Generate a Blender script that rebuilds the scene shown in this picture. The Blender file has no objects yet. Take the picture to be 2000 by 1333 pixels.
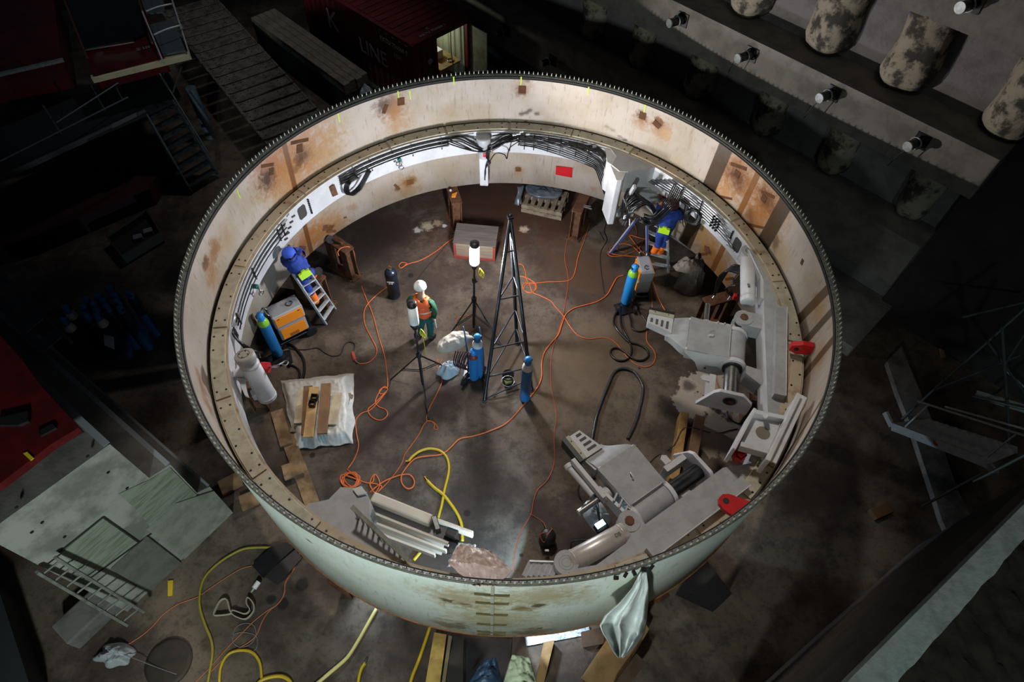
import bpy, math, random
from mathutils import Vector, Matrix, noise
random.seed(7)
SC = bpy.context.scene
COL = SC.collection
PI = math.pi
V = Vector

# ------------------------------------------------------------------ camera
PIT, YAW, ROL, FPX = math.radians(54.486), math.radians(.5332), math.radians(2.8376), 1262.0
CAM = V((0, -7.162, 11.476))
_fw = V((math.sin(YAW)*math.cos(PIT), math.cos(YAW)*math.cos(PIT), -math.sin(PIT)))
_rt = V((math.cos(YAW), -math.sin(YAW), 0)); _up = _rt.cross(_fw)
_r2 = _rt*math.cos(ROL) + _up*math.sin(ROL); _u2 = -_rt*math.sin(ROL) + _up*math.cos(ROL)
cd = bpy.data.cameras.new('camera'); cam = bpy.data.objects.new('camera', cd); COL.objects.link(cam)
cd.sensor_width = 36; cd.lens = 36*FPX/2000; cd.clip_end = 200
m = Matrix((_r2, _u2, -_fw)).transposed().to_4x4(); m.translation = CAM
cam.matrix_world = m
SC.camera = cam

def ray(x, y):
    return (_fw*FPX + _r2*(x-1000) - _u2*(y-666.5)).normalized()
def P(x, y, z=0.0):
    d = ray(x, y); return CAM + d*((z-CAM.z)/d.z)
def PC(x, y, r, far=True):
    d = ray(x, y); a = d.x*d.x+d.y*d.y; b = CAM.x*d.x+CAM.y*d.y; c = CAM.x**2+CAM.y**2-r*r
    q = math.sqrt(max(b*b-a*c, 0)); return CAM + d*((-b+(q if far else -q))/a)
def PV(x, y, a, b):
    n = V((-(b.y-a.y), b.x-a.x, 0)); d = ray(x, y); return CAM + d*((a-CAM).dot(n)/d.dot(n))
def TH(x, y, z=2.69):
    p = P(x, y, z); return math.atan2(p.y, p.x)
def pol(r, th, z=0.0):
    return V((r*math.cos(th), r*math.sin(th), z))

# ------------------------------------------------------------------ world, lights, exposure
SC.view_settings.view_transform = 'Standard'; SC.view_settings.look = 'None'
SC.view_settings.gamma = 1; SC.view_settings.use_curve_mapping = False
SC.view_settings.exposure = 0.0
w = bpy.data.worlds.new('night'); SC.world = w; w.use_nodes = True
w.node_tree.nodes['Background'].inputs[0].default_value = (.55, .7, 1, 1)
w.node_tree.nodes['Background'].inputs[1].default_value = 0.012

def lamp(kind, name, loc, target, power, col, size=.5, angle=60, blend=.5):
    l = bpy.data.lights.new(name, kind); o = bpy.data.objects.new(name, l); COL.objects.link(o)
    l.energy = power; l.color = col; o.location = loc
    if kind == 'SPOT': l.spot_size = math.radians(angle); l.spot_blend = blend; l.shadow_soft_size = size
    elif kind == 'AREA': l.size = size
    else: l.shadow_soft_size = size
    o.rotation_euler = (V(target)-V(loc)).to_track_quat('-Z', 'Y').to_euler()
    return o
LAMP_TUBE = 620.0
# floodlight high over the shaft, on the crane side, aimed down into the ring
lamp('SPOT', 'crane_floodlight', (-1.5, 3.5, 17), (-0.2, -0.9, 2.6), 4600, (1, .92, .82), .8, 42, .2)
# cool floodlight on the shaft edge below the picture, aimed at the outside of the ring
lamp('SPOT', 'shaft_edge_floodlight', (-2.5, -13.5, 7.5), (-2.2, -4.2, 1.5), 3300, (.86, 1, .97), .4, 74, .7)
# dim lamp on the rim of the shaft
lamp('SPOT', 'shaft_rim_lamp', (4, -4, 20), (6, -1, 0), 380, (1, .9, .78), 1.5, 80, .8)
lamp('SPOT', 'wall_fill_spot', (-4.2, 1.5, 2.95), (6.4, 5.0, 5.5), 2100, (1, .96, .9), .06, 48, .6)  # added spot, no lamp stands here; carries tripod lamp light to the wall
lamp('SPOT', 'right_edge_fill', (4.5, -12, 8), (6.2, -4.6, 3.5), 520, (.74, 1, .95), .3, 44, .8)  # added spot that brightens the coping, not a lamp of the shaft
lamp('SPOT', 'crane_side_fill', (-3, 9, 15), (-7.8, 8.6, 1), 800, (.95, .97, 1), .4, 52, .8)  # added spot that brightens the track, crane and timbers

# ------------------------------------------------------------------ materials
def lin(c):
    if isinstance(c, str):
        c = [int(c[i:i+2], 16)/255 for i in (0, 2, 4)]
    return tuple((x/12.92 if x <= .04045 else ((x+.055)/1.055)**2.4) for x in c) + (1,)
class NT:
    def __init__(s, m):
        m.use_nodes = True; s.t = m.node_tree; s.n = s.t.nodes; s.l = s.t.links
        s.b = s.n['Principled BSDF']
    def new(s, k, **kw):
        x = s.n.new(k)
        for a, v in kw.items(): setattr(x, a, v)
        return x
    def link(s, a, b): s.l.new(a, b)
    def math(s, op, a, b=None, clamp=False):
        x = s.new('ShaderNodeMath', operation=op); x.use_clamp = clamp
        for i, v in enumerate((a, b)):
            if v is None: continue
            if isinstance(v, (int, float)): x.inputs[i].default_value = v
            else: s.link(v, x.inputs[i])
        return x.outputs[0]
    def noise(s, co, scale, detail=4, rough=.6, dist=0):
        x = s.new('ShaderNodeTexNoise'); x.inputs['Scale'].default_value = scale; x.inputs['Detail'].default_value = detail
        x.inputs['Roughness'].default_value = rough; x.inputs['Distortion'].default_value = dist
        s.link(co, x.inputs['Vector']); return x.outputs['Fac']
    def ramp(s, f, a, b):
        x = s.new('ShaderNodeMapRange'); x.interpolation_type = 'SMOOTHSTEP'
        x.inputs[1].default_value = a; x.inputs[2].default_value = b; s.link(f, x.inputs[0]); return x.outputs[0]
    def mix(s, f, a, b):
        x = s.new('ShaderNodeMix', data_type='RGBA')
        for i, v in ((0, f), (6, a), (7, b)):
            if isinstance(v, (int, float)): x.inputs[i].default_value = v
            elif isinstance(v, tuple): x.inputs[i].default_value = v
            else: s.link(v, x.inputs[i])
        return x.outputs[2]
    def spot(s, co, c, r, edge, nz):
        """soft round stain of radius r about point c, its outline broken by the noise nz"""
        d = s.new('ShaderNodeVectorMath', operation='DISTANCE'); s.link(co, d.inputs[0]); d.inputs[1].default_value = c
        f = s.math('ADD', d.outputs['Value'], s.math('MULTIPLY', s.math('SUBTRACT', nz, .5), r*2.4))
        return s.ramp(f, r*(1+edge*.5), r*(1-edge))
MATS = {}
def mat(name, c1, rough=.6, metal=0, c2=None, scale=4, amt=.5, bump=0, bscale=None, stretch=None, emit=None, es=0, trans=0, alpha=1, spec=.5, lo=.4, hi=.65):
    if name in MATS: return MATS[name]
    M = bpy.data.materials.new(name); t = NT(M); b = t.b
    b.inputs['Roughness'].default_value = rough; b.inputs['Metallic'].default_value = metal
    b.inputs['Specular IOR Level'].default_value = spec
    tc = t.new('ShaderNodeTexCoord'); co = tc.outputs['Object']
    if stretch:
        mp = t.new('ShaderNodeMapping'); mp.inputs['Scale'].default_value = stretch; t.link(co, mp.inputs[0]); co = mp.outputs[0]
    c1 = lin(c1)
    if c2 is not None:
        f = t.ramp(t.noise(co, scale, 6, .65), lo, hi)
        t.link(t.mix(t.math('MULTIPLY', f, amt), c1, lin(c2)), b.inputs['Base Color'])
    else: b.inputs['Base Color'].default_value = c1
    if bump:
        bp = t.new('ShaderNodeBump'); bp.inputs['Strength'].default_value = bump; bp.inputs['Distance'].default_value = .02
        t.link(t.noise(co, bscale or scale*4, 5, .6), bp.inputs['Height']); t.link(bp.outputs[0], b.inputs['Normal'])
    if emit is not None:
        b.inputs['Emission Color'].default_value = lin(emit); b.inputs['Emission Strength'].default_value = es
    if trans: b.inputs['Transmission Weight'].default_value = trans
    if alpha < 1: b.inputs['Alpha'].default_value = alpha
    MATS[name] = M; return M

# ------------------------------------------------------------------ mesh building
def spl(pts, n=6, closed=False):
    pts = [V(p) for p in pts]
    if len(pts) < 3 and not closed: return pts
    out = []; N = len(pts)
    rng = range(N) if closed else range(N-1)
    for i in rng:
        p0 = pts[(i-1) % N] if closed or i > 0 else pts[0]*2-pts[1]
        p1 = pts[i]; p2 = pts[(i+1) % N]
        p3 = pts[(i+2) % N] if closed or i+2 < N else pts[-1]*2-pts[-2]
        for k in range(n):
            t = k/n
            out.append(.5*((2*p1)+(p2-p0)*t+(2*p0-5*p1+4*p2-p3)*t*t+(3*p1-p0-3*p2+p3)*t**3))
    if not closed: out.append(pts[-1])
    return out
def perp(d):
    d = d.normalized(); a = V((0, 0, 1)) if abs(d.z) < .9 else V((1, 0, 0))
    x = d.cross(a).normalized(); return x, d.cross(x).normalized()
OFF = {}
class MB:
    def __init__(s): s.v = []; s.f = []; s.mi = []; s.sm = []
    def add(s, vs, fs, mi=0, smooth=False):
        o = len(s.v); s.v += [V(p) for p in vs]
        for f in fs: s.f.append(tuple(i+o for i in f)); s.mi.append(mi); s.sm.append(smooth)
        return s
    def box(s, c, size, rz=0, mi=0, R=None):
        c = V(c); R = R or Matrix.Rotation(rz, 3, 'Z'); x, y, z = [k/2 for k in size]
        vs = [c+R@V((a*x, b*y, d*z)) for d in (-1, 1) for b in (-1, 1) for a in (-1, 1)]
        return s.add(vs, [(0, 2, 3, 1), (4, 5, 7, 6), (0, 1, 5, 4), (1, 3, 7, 5), (3, 2, 6, 7), (2, 0, 4, 6)], mi)
    def beam(s, a, b, w, h, mi=0, up=(0, 0, 1), drop=0):
        a = V(a); b = V(b); d = (b-a).normalized(); up = V(up)
        y = up.cross(d)
        if y.length < 1e-4: y = perp(d)[0]
        y.normalize(); z = d.cross(y)
        off = z*(drop)
        vs = [p+y*(i*w/2)+z*(j*h/2)+off for p in (a, b) for i, j in ((-1, -1), (1, -1), (1, 1), (-1, 1))]
        return s.add(vs, [(3, 2, 1, 0), (4, 5, 6, 7), (0, 1, 5, 4), (1, 2, 6, 5), (2, 3, 7, 6), (3, 0, 4, 7)], mi)
    def ibeam(s, a, b, w, h, t=.02, mi=0, up=(0, 0, 1)):
        a = V(a); b = V(b); d = (b-a).normalized(); y = V(up).cross(d)
        if y.length < 1e-4: y = perp(d)[0]
        y.normalize(); z = d.cross(y)
        for q in (-1, 1): s.beam(a+z*q*(h/2-t/2), b+z*q*(h/2-t/2), w, t, mi, up)
        return s.beam(a, b, t*.8, h-2*t, mi, up)
    def cyl(s, a, b, r, r2=None, n=16, mi=0, cap=True, mcap=None):
        a = V(a); b = V(b); r2 = r if r2 is None else r2; x, y = perp(b-a)
        vs = [p+(x*math.cos(2*PI*i/n)+y*math.sin(2*PI*i/n))*q for p, q in ((a, r), (b, r2)) for i in range(n)]
        s.add(vs, [(i, (i+1) % n, n+(i+1) % n, n+i) for i in range(n)], mi, True)
        if cap:
            s.add(vs[:n], [tuple(range(n))[::-1]], mi if mcap is None else mcap); s.add(vs[n:], [tuple(range(n))], mi if mcap is None else mcap)
        return s
    def tube(s, pts, r, n=6, mi=0, closed=False):
        pts = [V(p) for p in pts]; N = len(pts); rings = []; px = None
        for i, p in enumerate(pts):
            d = (pts[(i+1) % N] if closed or i < N-1 else p)-(pts[i-1] if closed or i > 0 else p)
            if d.length < 1e-7: d = V((0, 0, 1))
            d.normalize()
            if px is None: px = perp(d)[0]
            px = px-d*px.dot(d)
            px = px.normalized() if px.length > 1e-5 else perp(d)[0]
            y = d.cross(px)
            rr = r(i/(N-1)) if callable(r) else r
            rings.append([p+(px*math.cos(2*PI*k/n)+y*math.sin(2*PI*k/n))*rr for k in range(n)])
        vs = [q for g in rings for q in g]
        fs = [(i*n+k, i*n+(k+1) % n, ((i+1) % N)*n+(k+1) % n, ((i+1) % N)*n+k) for i in range(N if closed else N-1) for k in range(n)]
        if not closed: fs += [tuple(range(n))[::-1], tuple((N-1)*n+k for k in range(n))]
        return s.add(vs, fs, mi, True)
    def lathe(s, base, prof, n=24, mi=0, axis=(0, 0, 1), smooth=True, a0=0, a1=2*PI, loop=False):
        """prof: (radius, height) pairs along axis from base; loop closes the profile"""
        base = V(base); ax = V(axis).normalized(); x, y = (V((1, 0, 0)), V((0, 1, 0))) if abs(ax.z) > .999 else perp(ax)
        if ax.z < -.999: y = -y
        full = abs(a1-a0-2*PI) < 1e-6; m_ = n if full else n+1; K = len(prof)
        vs = [base+(x*math.cos(a0+(a1-a0)*i/n)+y*math.sin(a0+(a1-a0)*i/n))*r+ax*h for i in range(m_) for r, h in prof]
        fs = []; mis = []
        for i in range(n):
            j = (i+1) % m_
            for k in range(K if loop else K-1):
                k2 = (k+1) % K; fs.append((i*K+k, j*K+k, j*K+k2, i*K+k2)); mis.append(mi[k] if isinstance(mi, (list, tuple)) else mi)
        if not full and loop:
            fs += [tuple(range(K)), tuple((m_-1)*K+k for k in range(K))[::-1]]; mis += [mis[0]]*2
        o = len(s.v); s.v += vs
        for f, q in zip(fs, mis): s.f.append(tuple(i+o for i in f)); s.mi.append(q); s.sm.append(smooth)
        return s
    def prism(s, poly, vec, mi=0, mside=None):
        poly = [V(p) for p in poly]; vec = V(vec); n = len(poly)
        nrm = sum(((poly[i]-poly[0]).cross(poly[(i+1) % n]-poly[0]) for i in range(1, n-1)), V((0, 0, 0)))
        if nrm.dot(vec) > 0: poly = poly[::-1]
        vs = poly+[p+vec for p in poly]
        s.add(vs, [tuple(range(n)), tuple(range(2*n-1, n-1, -1))], mi)
        return s.add(vs, [(i, n+i, n+(i+1) % n, (i+1) % n)[::1] for i in range(n)], mi if mside is None else mside)
    def ball(s, c, r, n=12, mi=0, sc=(1, 1, 1), R=None):
        c = V(c); R = R or Matrix.Identity(3); vs = []; k = n//2+1
        for i in range(k):
            for j in range(n):
                a = PI*i/(k-1); b = 2*PI*j/n
                vs.append(c+R@V((math.sin(a)*math.cos(b)*r*sc[0], math.sin(a)*math.sin(b)*r*sc[1], math.cos(a)*r*sc[2])))
        return s.add(vs, [(i*n+j, (i+1)*n+j, (i+1)*n+(j+1) % n, i*n+(j+1) % n) for i in range(k-1) for j in range(n)], mi, True)
    def torus(s, c, ax, R, r, n=24, m_=8, mi=0, a0=0, a1=2*PI):
        x, y = perp(V(ax)); c = V(c); full = abs(a1-a0-2*PI) < 1e-6
        return s.tube([c+(x*math.cos(a0+(a1-a0)*i/n)+y*math.sin(a0+(a1-a0)*i/n))*R for i in range(n if full else n+1)], r, m_, mi, closed=full)
    def grid(s, fn, nu, nv, mi=0, smooth=True):
        vs = [fn(i/nu, j/nv) for i in range(nu+1) for j in range(nv+1)]
        return s.add(vs, [(i*(nv+1)+j, (i+1)*(nv+1)+j, (i+1)*(nv+1)+j+1, i*(nv+1)+j+1) for i in range(nu) for j in range(nv)], mi, smooth)
    def build(s, name, mats, parent=None, origin=None, bevel=0, solid=0, kind=None, seg=2):
        if parent is not None: off = OFF[parent.name]
        elif origin is not None: off = V(origin)
        else:
            xs = [p.x for p in s.v]; ys = [p.y for p in s.v]; zs = [p.z for p in s.v]
            off = V(((min(xs)+max(xs))/2, (min(ys)+max(ys))/2, min(zs)))
        me = bpy.data.meshes.new(name); me.from_pydata([p-off for p in s.v], [], s.f)
        for k in (mats if isinstance(mats, (list, tuple)) else [mats]): me.materials.append(k)
        me.polygons.foreach_set('material_index', s.mi); me.polygons.foreach_set('use_smooth', s.sm); me.update()
        o = bpy.data.objects.new(name, me); COL.objects.link(o)
        if parent is not None: o.parent = parent
        else: o.location = off
        OFF[o.name] = off
        if bevel:
            b = o.modifiers.new('bevel', 'BEVEL'); b.width = bevel; b.segments = seg; b.limit_method = 'ANGLE'; b.angle_limit = math.radians(40)
        if solid:
            b = o.modifiers.new('thickness', 'SOLIDIFY'); b.thickness = solid
        if kind: o['kind'] = kind
        return o
def tag(o, label, cat, group=None, kind=None):
    o['label'] = label; o['category'] = cat
    if group: o['group'] = group
    if kind: o['kind'] = kind
    return o
def thing(name, loc, label, cat, group=None):
    o = bpy.data.objects.new(name, None); COL.objects.link(o); o.location = loc; o.empty_display_size = .1
    OFF[o.name] = V(loc); return tag(o, label, cat, group)
def dup(root, loc, rz=0, label=None, group=None):
    r = root.copy(); COL.objects.link(r); r.location = loc; r.rotation_euler = (0, 0, rz); OFF[r.name] = V(loc)
    if label: r['label'] = label
    if group: r['group'] = group
    for ch in list(root.children):
        c = ch.copy(); COL.objects.link(c); c.parent = r
        for g in list(ch.children):
            d = g.copy(); COL.objects.link(d); d.parent = c
    return r
def struct(o): o['kind'] = 'structure'; return o
def text(name, body, size, M4, mt, parent, thick=.004):
    """raised lettering as a mesh; M4 places it (text along x, up along y)"""
    c = bpy.data.curves.new(name, 'FONT'); c.body = body; c.size = size; c.extrude = thick; c.align_x = 'CENTER'; c.align_y = 'CENTER'
    t = bpy.data.objects.new('tmp', c); COL.objects.link(t); bpy.context.view_layer.update()
    me = bpy.data.meshes.new_from_object(t.evaluated_get(bpy.context.evaluated_depsgraph_get()))
    bpy.data.objects.remove(t)
    off = OFF[parent.name]; M4 = M4.copy(); M4.translation = M4.translation-off
    me.transform(M4); me.materials.clear(); me.materials.append(mt)
    o = bpy.data.objects.new(name, me); COL.objects.link(o); o.parent = parent; OFF[o.name] = off; return o
def frame(o, x, y):
    x = V(x).normalized(); z = x.cross(V(y)).normalized(); y = z.cross(x); m = Matrix((x, y, z)).transposed().to_4x4(); m.translation = V(o); return m

# ------------------------------------------------------------------ ground slab
def floor_mat():
    M = bpy.data.materials.new('stained_concrete'); t = NT(M); b = t.b
    co = t.new('ShaderNodeTexCoord').outputs['Object']
    n1 = t.noise(co, .55, 6, .6); n2 = t.noise(co, 2.6, 8, .7); n3 = t.noise(co, 14, 4, .7); n4 = t.noise(co, 1.3, 5, .7, 1.2)
    c = t.mix(t.ramp(n1, .40, .60), lin('3c3029'), lin('62564a'))
    c = t.mix(t.math('MULTIPLY', t.ramp(n2, .46, .66), .6), c, lin('2a211b'))
    c = t.mix(t.math('MULTIPLY', t.ramp(n3, .5, .7), .4), c, lin('1a1512'))
    def sp(px, py, r, col, e=.6, amt=.85, nz=n4):
        nonlocal c
        p = P(px, py, 0); c = t.mix(t.math('MULTIPLY', t.spot(co, (p.x, p.y, 0), r, e, nz), amt), c, lin(col))
    for q in ((940, 400, 1.7, '41291e'), (1060, 400, 1.5, '472c1d'), (760, 450, 1.0, '3a2a22'), (690, 500, 1.2, '2e241f'), (1130, 520, 1.0, '4a3526'), (620, 600, 1.1, '33271f')): sp(*q)
    for q in ((1120, 740, 1.3, '665640'), (1180, 660, .9, '5f4f3b'), (1000, 690, .8, '5a4b3b')): sp(*q, e=.9, amt=.6)
    for q in ((1385, 745, .42, 'a2978a'), (1350, 790, .38, 'a2978a'), (1400, 850, .48, '968b7e'), (1345, 755, .22, 'a2978a'), (1440, 800, .35, '968b7e'), (1430, 870, .4, '8a8075')): sp(*q, e=.12, amt=.9, nz=n2)
    sp(1345, 755, .14, '3f3830', nz=n2)
    for q in ((835, 442, .16, 'b9a78d'), (815, 450, .10, 'c9c3b8'), (868, 441, .06, 'd8d4cc'), (1024, 448, .12, 'b7a58e'), (855, 436, .12, 'a8937a')): sp(*q, e=.5, nz=n3)
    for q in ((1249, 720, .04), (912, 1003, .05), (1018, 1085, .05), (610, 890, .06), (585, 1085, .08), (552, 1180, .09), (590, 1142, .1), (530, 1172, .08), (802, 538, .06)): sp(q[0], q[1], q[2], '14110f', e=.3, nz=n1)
    t.link(c, b.inputs['Base Color'])
    wet = t.ramp(t.noise(co, .9, 3, .5, .5), .55, .7)
    r_ = t.math('SUBTRACT', .78, t.math('MULTIPLY', wet, .33)); t.link(r_, b.inputs['Roughness'])
    b.inputs['Specular IOR Level'].default_value = .35
    bp = t.new('ShaderNodeBump'); bp.inputs['Strength'].default_value = .35; bp.inputs['Distance'].default_value = .015
    t.link(t.math('ADD', n2, t.math('MULTIPLY', n3, .6)), bp.inputs['Height']); t.link(bp.outputs[0], b.inputs['Normal'])
    return M
FLOOR = floor_mat()
o = MB().box((0, 4, -.2), (48, 46, .4)).build('floor', FLOOR, origin=(0, 0, 0)); struct(o)

# ------------------------------------------------------------------ the steel ring
RO, RI, ZT, ZB, ZL = 5.148, 5.062, 3.84, .94, 2.69
def ring_paint(name, base, outer=False):
    M = bpy.data.materials.new(name); t = NT(M); b = t.b
    co = t.new('ShaderNodeTexCoord').outputs['Object']
    mp = t.new('ShaderNodeMapping'); mp.inputs['Scale'].default_value = (3, 3, .5); t.link(co, mp.inputs[0]); st = mp.outputs[0]
    n1 = t.noise(co, 1.1, 6, .6); n2 = t.noise(st, 2.5, 6, .65); n3 = t.noise(co, 7, 5, .7, .6); n4 = t.noise(st, 7, 4, .6)
    c = t.mix(t.ramp(n1, .35, .65), lin(base), lin('a79985' if not outer else 'd6dccb'))
    c = t.mix(t.math('MULTIPLY', t.ramp(n2, .55, .75), .35), c, lin('8f7048' if not outer else 'a9a98c'))
    c = t.mix(t.math('MULTIPLY', t.ramp(n4, .56, .74), .45), c, lin('5f5040' if not outer else '8a8f7c'))
    def sp(p, r, col, e=.7, amt=.9, nz=n3):
        nonlocal c
        k = lin(col); k = k if outer else (k[0]*.8, k[1]*.66, k[2]*.42, 1)
        c = t.mix(t.math('MULTIPLY', t.spot(co, tuple(p), r, e, nz), amt), c, k)
    if outer:
        for q in ((900, 1170, .5, '9a7c3a', .9, .7), (1060, 1165, .6, '9a7f45', .9, .7), (960, 1210, .7, 'b09a50', .9, .7), (880, 1222, .3, '6b5523', .8, .75), (1040, 1235, .3, '6b5523', .8, .75),
                  (872, 1173, .09, '4a3212', .6, .9), (905, 1182, .12, '7a5a22', .9, .8), (1050, 1184, .10, '3a2a14', .5, .9), (1020, 1190, .16, '7d6030', .9, .8), (1130, 1168, .4, 'a7a070', .9, .4),
                  (960, 1175, .3, 'a89455', .9, .5), (1055, 1228, .05, '4a3212', .5, .9), (940, 1160, .12, '6d6b5a', .7, .6), (603, 1057, .06, '5d4a20', .7, .8), (960, 1240, .22, '7d6020', .9, .7)):
            sp(PC(q[0], q[1], RO-.018, False), q[2], q[3], q[4], q[5])
    else:
        W = [(585, 290, .75, 'b07a3e', .9, .75), (530, 330, .55, 'a8662c', .9, .8), (560, 350, .6, 'b98a50', .9, .6), (640, 290, .5, 'b59467', .9, .5), (522, 350, .24, '2f1a0a', .9, .9), (590, 305, .2, '3f2510', .9, .85),
             (578, 330, .12, '70451e', .7, .6), (765, 205, .33, '8b5d2b', .9, .7), (750, 206, .2, '4f2d12', .9, .9), (770, 215, .2, 'a06c38', .8, .6), (778, 235, .34, 'b58c5b', .9, .6),
             (1018, 178, .13, '5c3512', .6, .9), (1020, 170, .24, 'a57c4a', .9, .55), (1030, 155, .08, '6f4c28', .8, .7), (1253, 227, .14, '5f3a14', .6, .9), (1252, 240, .2, 'a27440', .9, .6), (1290, 250, .26, 'a5764a', .8, .7), (1285, 240, .12, '6b4216', .5, .9), (1300, 262, .14, 'c9b199', .6, .6),
             (1440, 340, .55, 'b07532', .9, .85), (1440, 348, .3, '4a2c12', .9, .85), (1500, 400, .6, 'b67a34', .9, .85), (1497, 388, .28, '5a3512', .9, .85), (1470, 430, .4, 'a8702f', .9, .8), (1415, 375, .3, 'b98a4c', .9, .7),
             (1515, 475, .14, '3f2d1e', .5, .8), (1525, 500, .4, 'b9a070', .9, .5), (1595, 590, .16, '9a6424', .7, .8), (1600, 610, .3, 'b08c50', .9, .6), (1600, 700, .3, 'a9813f', .9, .5),
             (420, 485, .2, '9a6a30', .7, .85), (412, 520, .24, 'a0763f', .9, .7), (402, 515, .12, '4f3210', .6, .9), (415, 540, .3, 'b08b58', .9, .6), (440, 470, .3, 'b5936a', .9, .5),
             (395, 755, .2, 'a06a24', .8, .7), (405, 790, .22, 'a8762f', .8, .7), (388, 735, .14, 'a06a24', .8, .6), (650, 245, .4, 'b99c74', .9, .4), (880, 215, .2, 'a58a62', .9, .35)]
        L = [(800, 355, .16, '3e2512', .6, .9), (797, 362, .34, 'b38e5c', .9, .7), (776, 368, .08, '4a2d14', .5, .8), (690, 405, .14, '9b8062', .8, .6), (630, 455, .5, 'b8813f', .9, .8), (600, 470, .5, 'b37a3c', .9, .8), (660, 440, .4, 'b98f5c', .9, .6),
             (645, 447, .12, '6f4114', .5, .8), (590, 490, .12, '3f2410', .6, .9), (1012, 331, .08, '7a4f1e', .5, .9), (1013, 336, .2, 'b8986c', .9, .5), (1160, 370, .1, 'a88556', .8, .5),
             (1380, 480, .5, 'b98c48', .9, .8), (1400, 520, .5, 'b5833e', .9, .8), (1360, 450, .3, 'c0a060', .9, .6), (1420, 560, .4, 'b98f40', .9, .7), (1430, 580, .35, 'b8892f', .9, .7), (1383, 492, .1, '5b3c14', .6, .8),
             (520, 640, .3, 'a3682a', .8, .8), (490, 690, .2, '9a6a3a', .8, .7), (500, 660, .25, '9a6a3a', .8, .5)]
        for q in W+L: sp(PC(q[0], q[1], RI), *q[2:])
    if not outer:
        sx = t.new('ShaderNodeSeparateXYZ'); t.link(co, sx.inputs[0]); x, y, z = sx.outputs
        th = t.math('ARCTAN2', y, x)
        # brown bands down the shell, slightly raked: angle of the band at its top and bottom
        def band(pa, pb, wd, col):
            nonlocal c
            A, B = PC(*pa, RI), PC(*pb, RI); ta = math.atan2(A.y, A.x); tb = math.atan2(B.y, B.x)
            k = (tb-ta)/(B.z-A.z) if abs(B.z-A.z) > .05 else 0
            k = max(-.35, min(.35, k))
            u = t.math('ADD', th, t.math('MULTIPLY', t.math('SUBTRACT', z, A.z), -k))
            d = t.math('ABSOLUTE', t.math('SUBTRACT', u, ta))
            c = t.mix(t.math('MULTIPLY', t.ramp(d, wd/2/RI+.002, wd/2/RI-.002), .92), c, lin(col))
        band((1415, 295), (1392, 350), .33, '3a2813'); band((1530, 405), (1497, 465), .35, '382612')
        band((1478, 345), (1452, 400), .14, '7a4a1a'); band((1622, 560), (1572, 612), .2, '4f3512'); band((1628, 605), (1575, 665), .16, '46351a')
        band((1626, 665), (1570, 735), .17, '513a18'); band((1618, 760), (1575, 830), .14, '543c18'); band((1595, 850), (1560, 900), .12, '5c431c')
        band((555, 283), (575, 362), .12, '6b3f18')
    hs = t.new('ShaderNodeTexCoord')
    t.link(c, b.inputs['Base Color']); b.inputs['Roughness'].default_value = .5
    bp = t.new('ShaderNodeBump'); bp.inputs['Strength'].default_value = .12; bp.inputs['Distance'].default_value = .01
    t.link(n3, bp.inputs['Height']); t.link(bp.outputs[0], b.inputs['Normal'])
    return M
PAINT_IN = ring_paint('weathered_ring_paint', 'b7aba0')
PAINT_OUT = ring_paint('weathered_outer_paint', 'e4eae4', True)
WHITE = mat('white_machine_paint', 'bfbfc2', .42, c2='a19f9b', scale=3, amt=.4)
GREYP = mat('grey_machine_paint', '9b9c9e', .5, c2='808183', scale=5, amt=.5, bump=.05)
BEIGE = mat('beige_plate', 'a9a492', .5, c2='857c66', scale=5, amt=.6)
BARE = mat('rust_stained_plate', 'a89a84', .6, c2='6b4a26', scale=2.6, amt=.75, lo=.5, hi=.7)
STEEL = mat('bare_steel', 'a9a9a8', .3, 1, c2='77736c', scale=8, amt=.5)
DSTEEL = mat('dark_steel', '4a4b4c', .35, 1, c2='2a2826', scale=6, amt=.5)
RUST = mat('rusty_steel', '6b4730', .75, .3, c2='3b2417', scale=6, amt=.8, bump=.3)
BLACK = mat('black_rubber', '17181a', .45)
HOSE = mat('black_hose', '0f1012', .28)
RED = mat('red_paint', 'b5121b', .4, c2='8c0d14', scale=5, amt=.4)
ORANGE = mat('orange_cable', 'c86028', .5)
YELLOW = mat('yellow_hose', 'd9b41a', .5, c2='b3a77a', scale=2, amt=.5)
CHROME = mat('chrome', '9a9ca0', .3, 1)
ALU = mat('aluminium', 'c6c8ca', .4, .4, c2='9b9d9f', scale=12, amt=.4)
LIME = mat('lime_marker', 'b8d61e', .5)
SEAL = mat('dark_seal', '141412', .6)
FLG = mat('flange_steel', '63645c', .45, .15, c2='36332a', scale=9, amt=.6)

ring = thing('shield_ring', (0, 0, 0), 'huge white painted steel ring with bolted rim standing over the shaft floor', 'steel ring')
N = 288
b = MB().lathe((0, 0, 0), [(RO-.018, ZT-.03), (RO-.018, ZB), (RI, ZB), (RI, ZT-.12)], N, mi=[0, 1, 1, 1], loop=False)
b.lathe((0, 0, 0), [(RI, ZT-.12), (RO-.018, ZT-.03)], N, mi=1)
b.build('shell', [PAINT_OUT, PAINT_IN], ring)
MB().lathe((0, 0, 0), [(5.074, ZT-.071), (RO, ZT), (RO, ZT-.05), (5.074, ZT-.12)], N, loop=True).build('rim_flange', FLG, ring)
MB().lathe((0, 0, 0), [(5.062, ZT-.07), (5.076, ZT-.066), (5.076, ZT-.12), (5.06, ZT-.13)], N, loop=True, mi=0).build('rim_seal', SEAL, ring)
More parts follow.
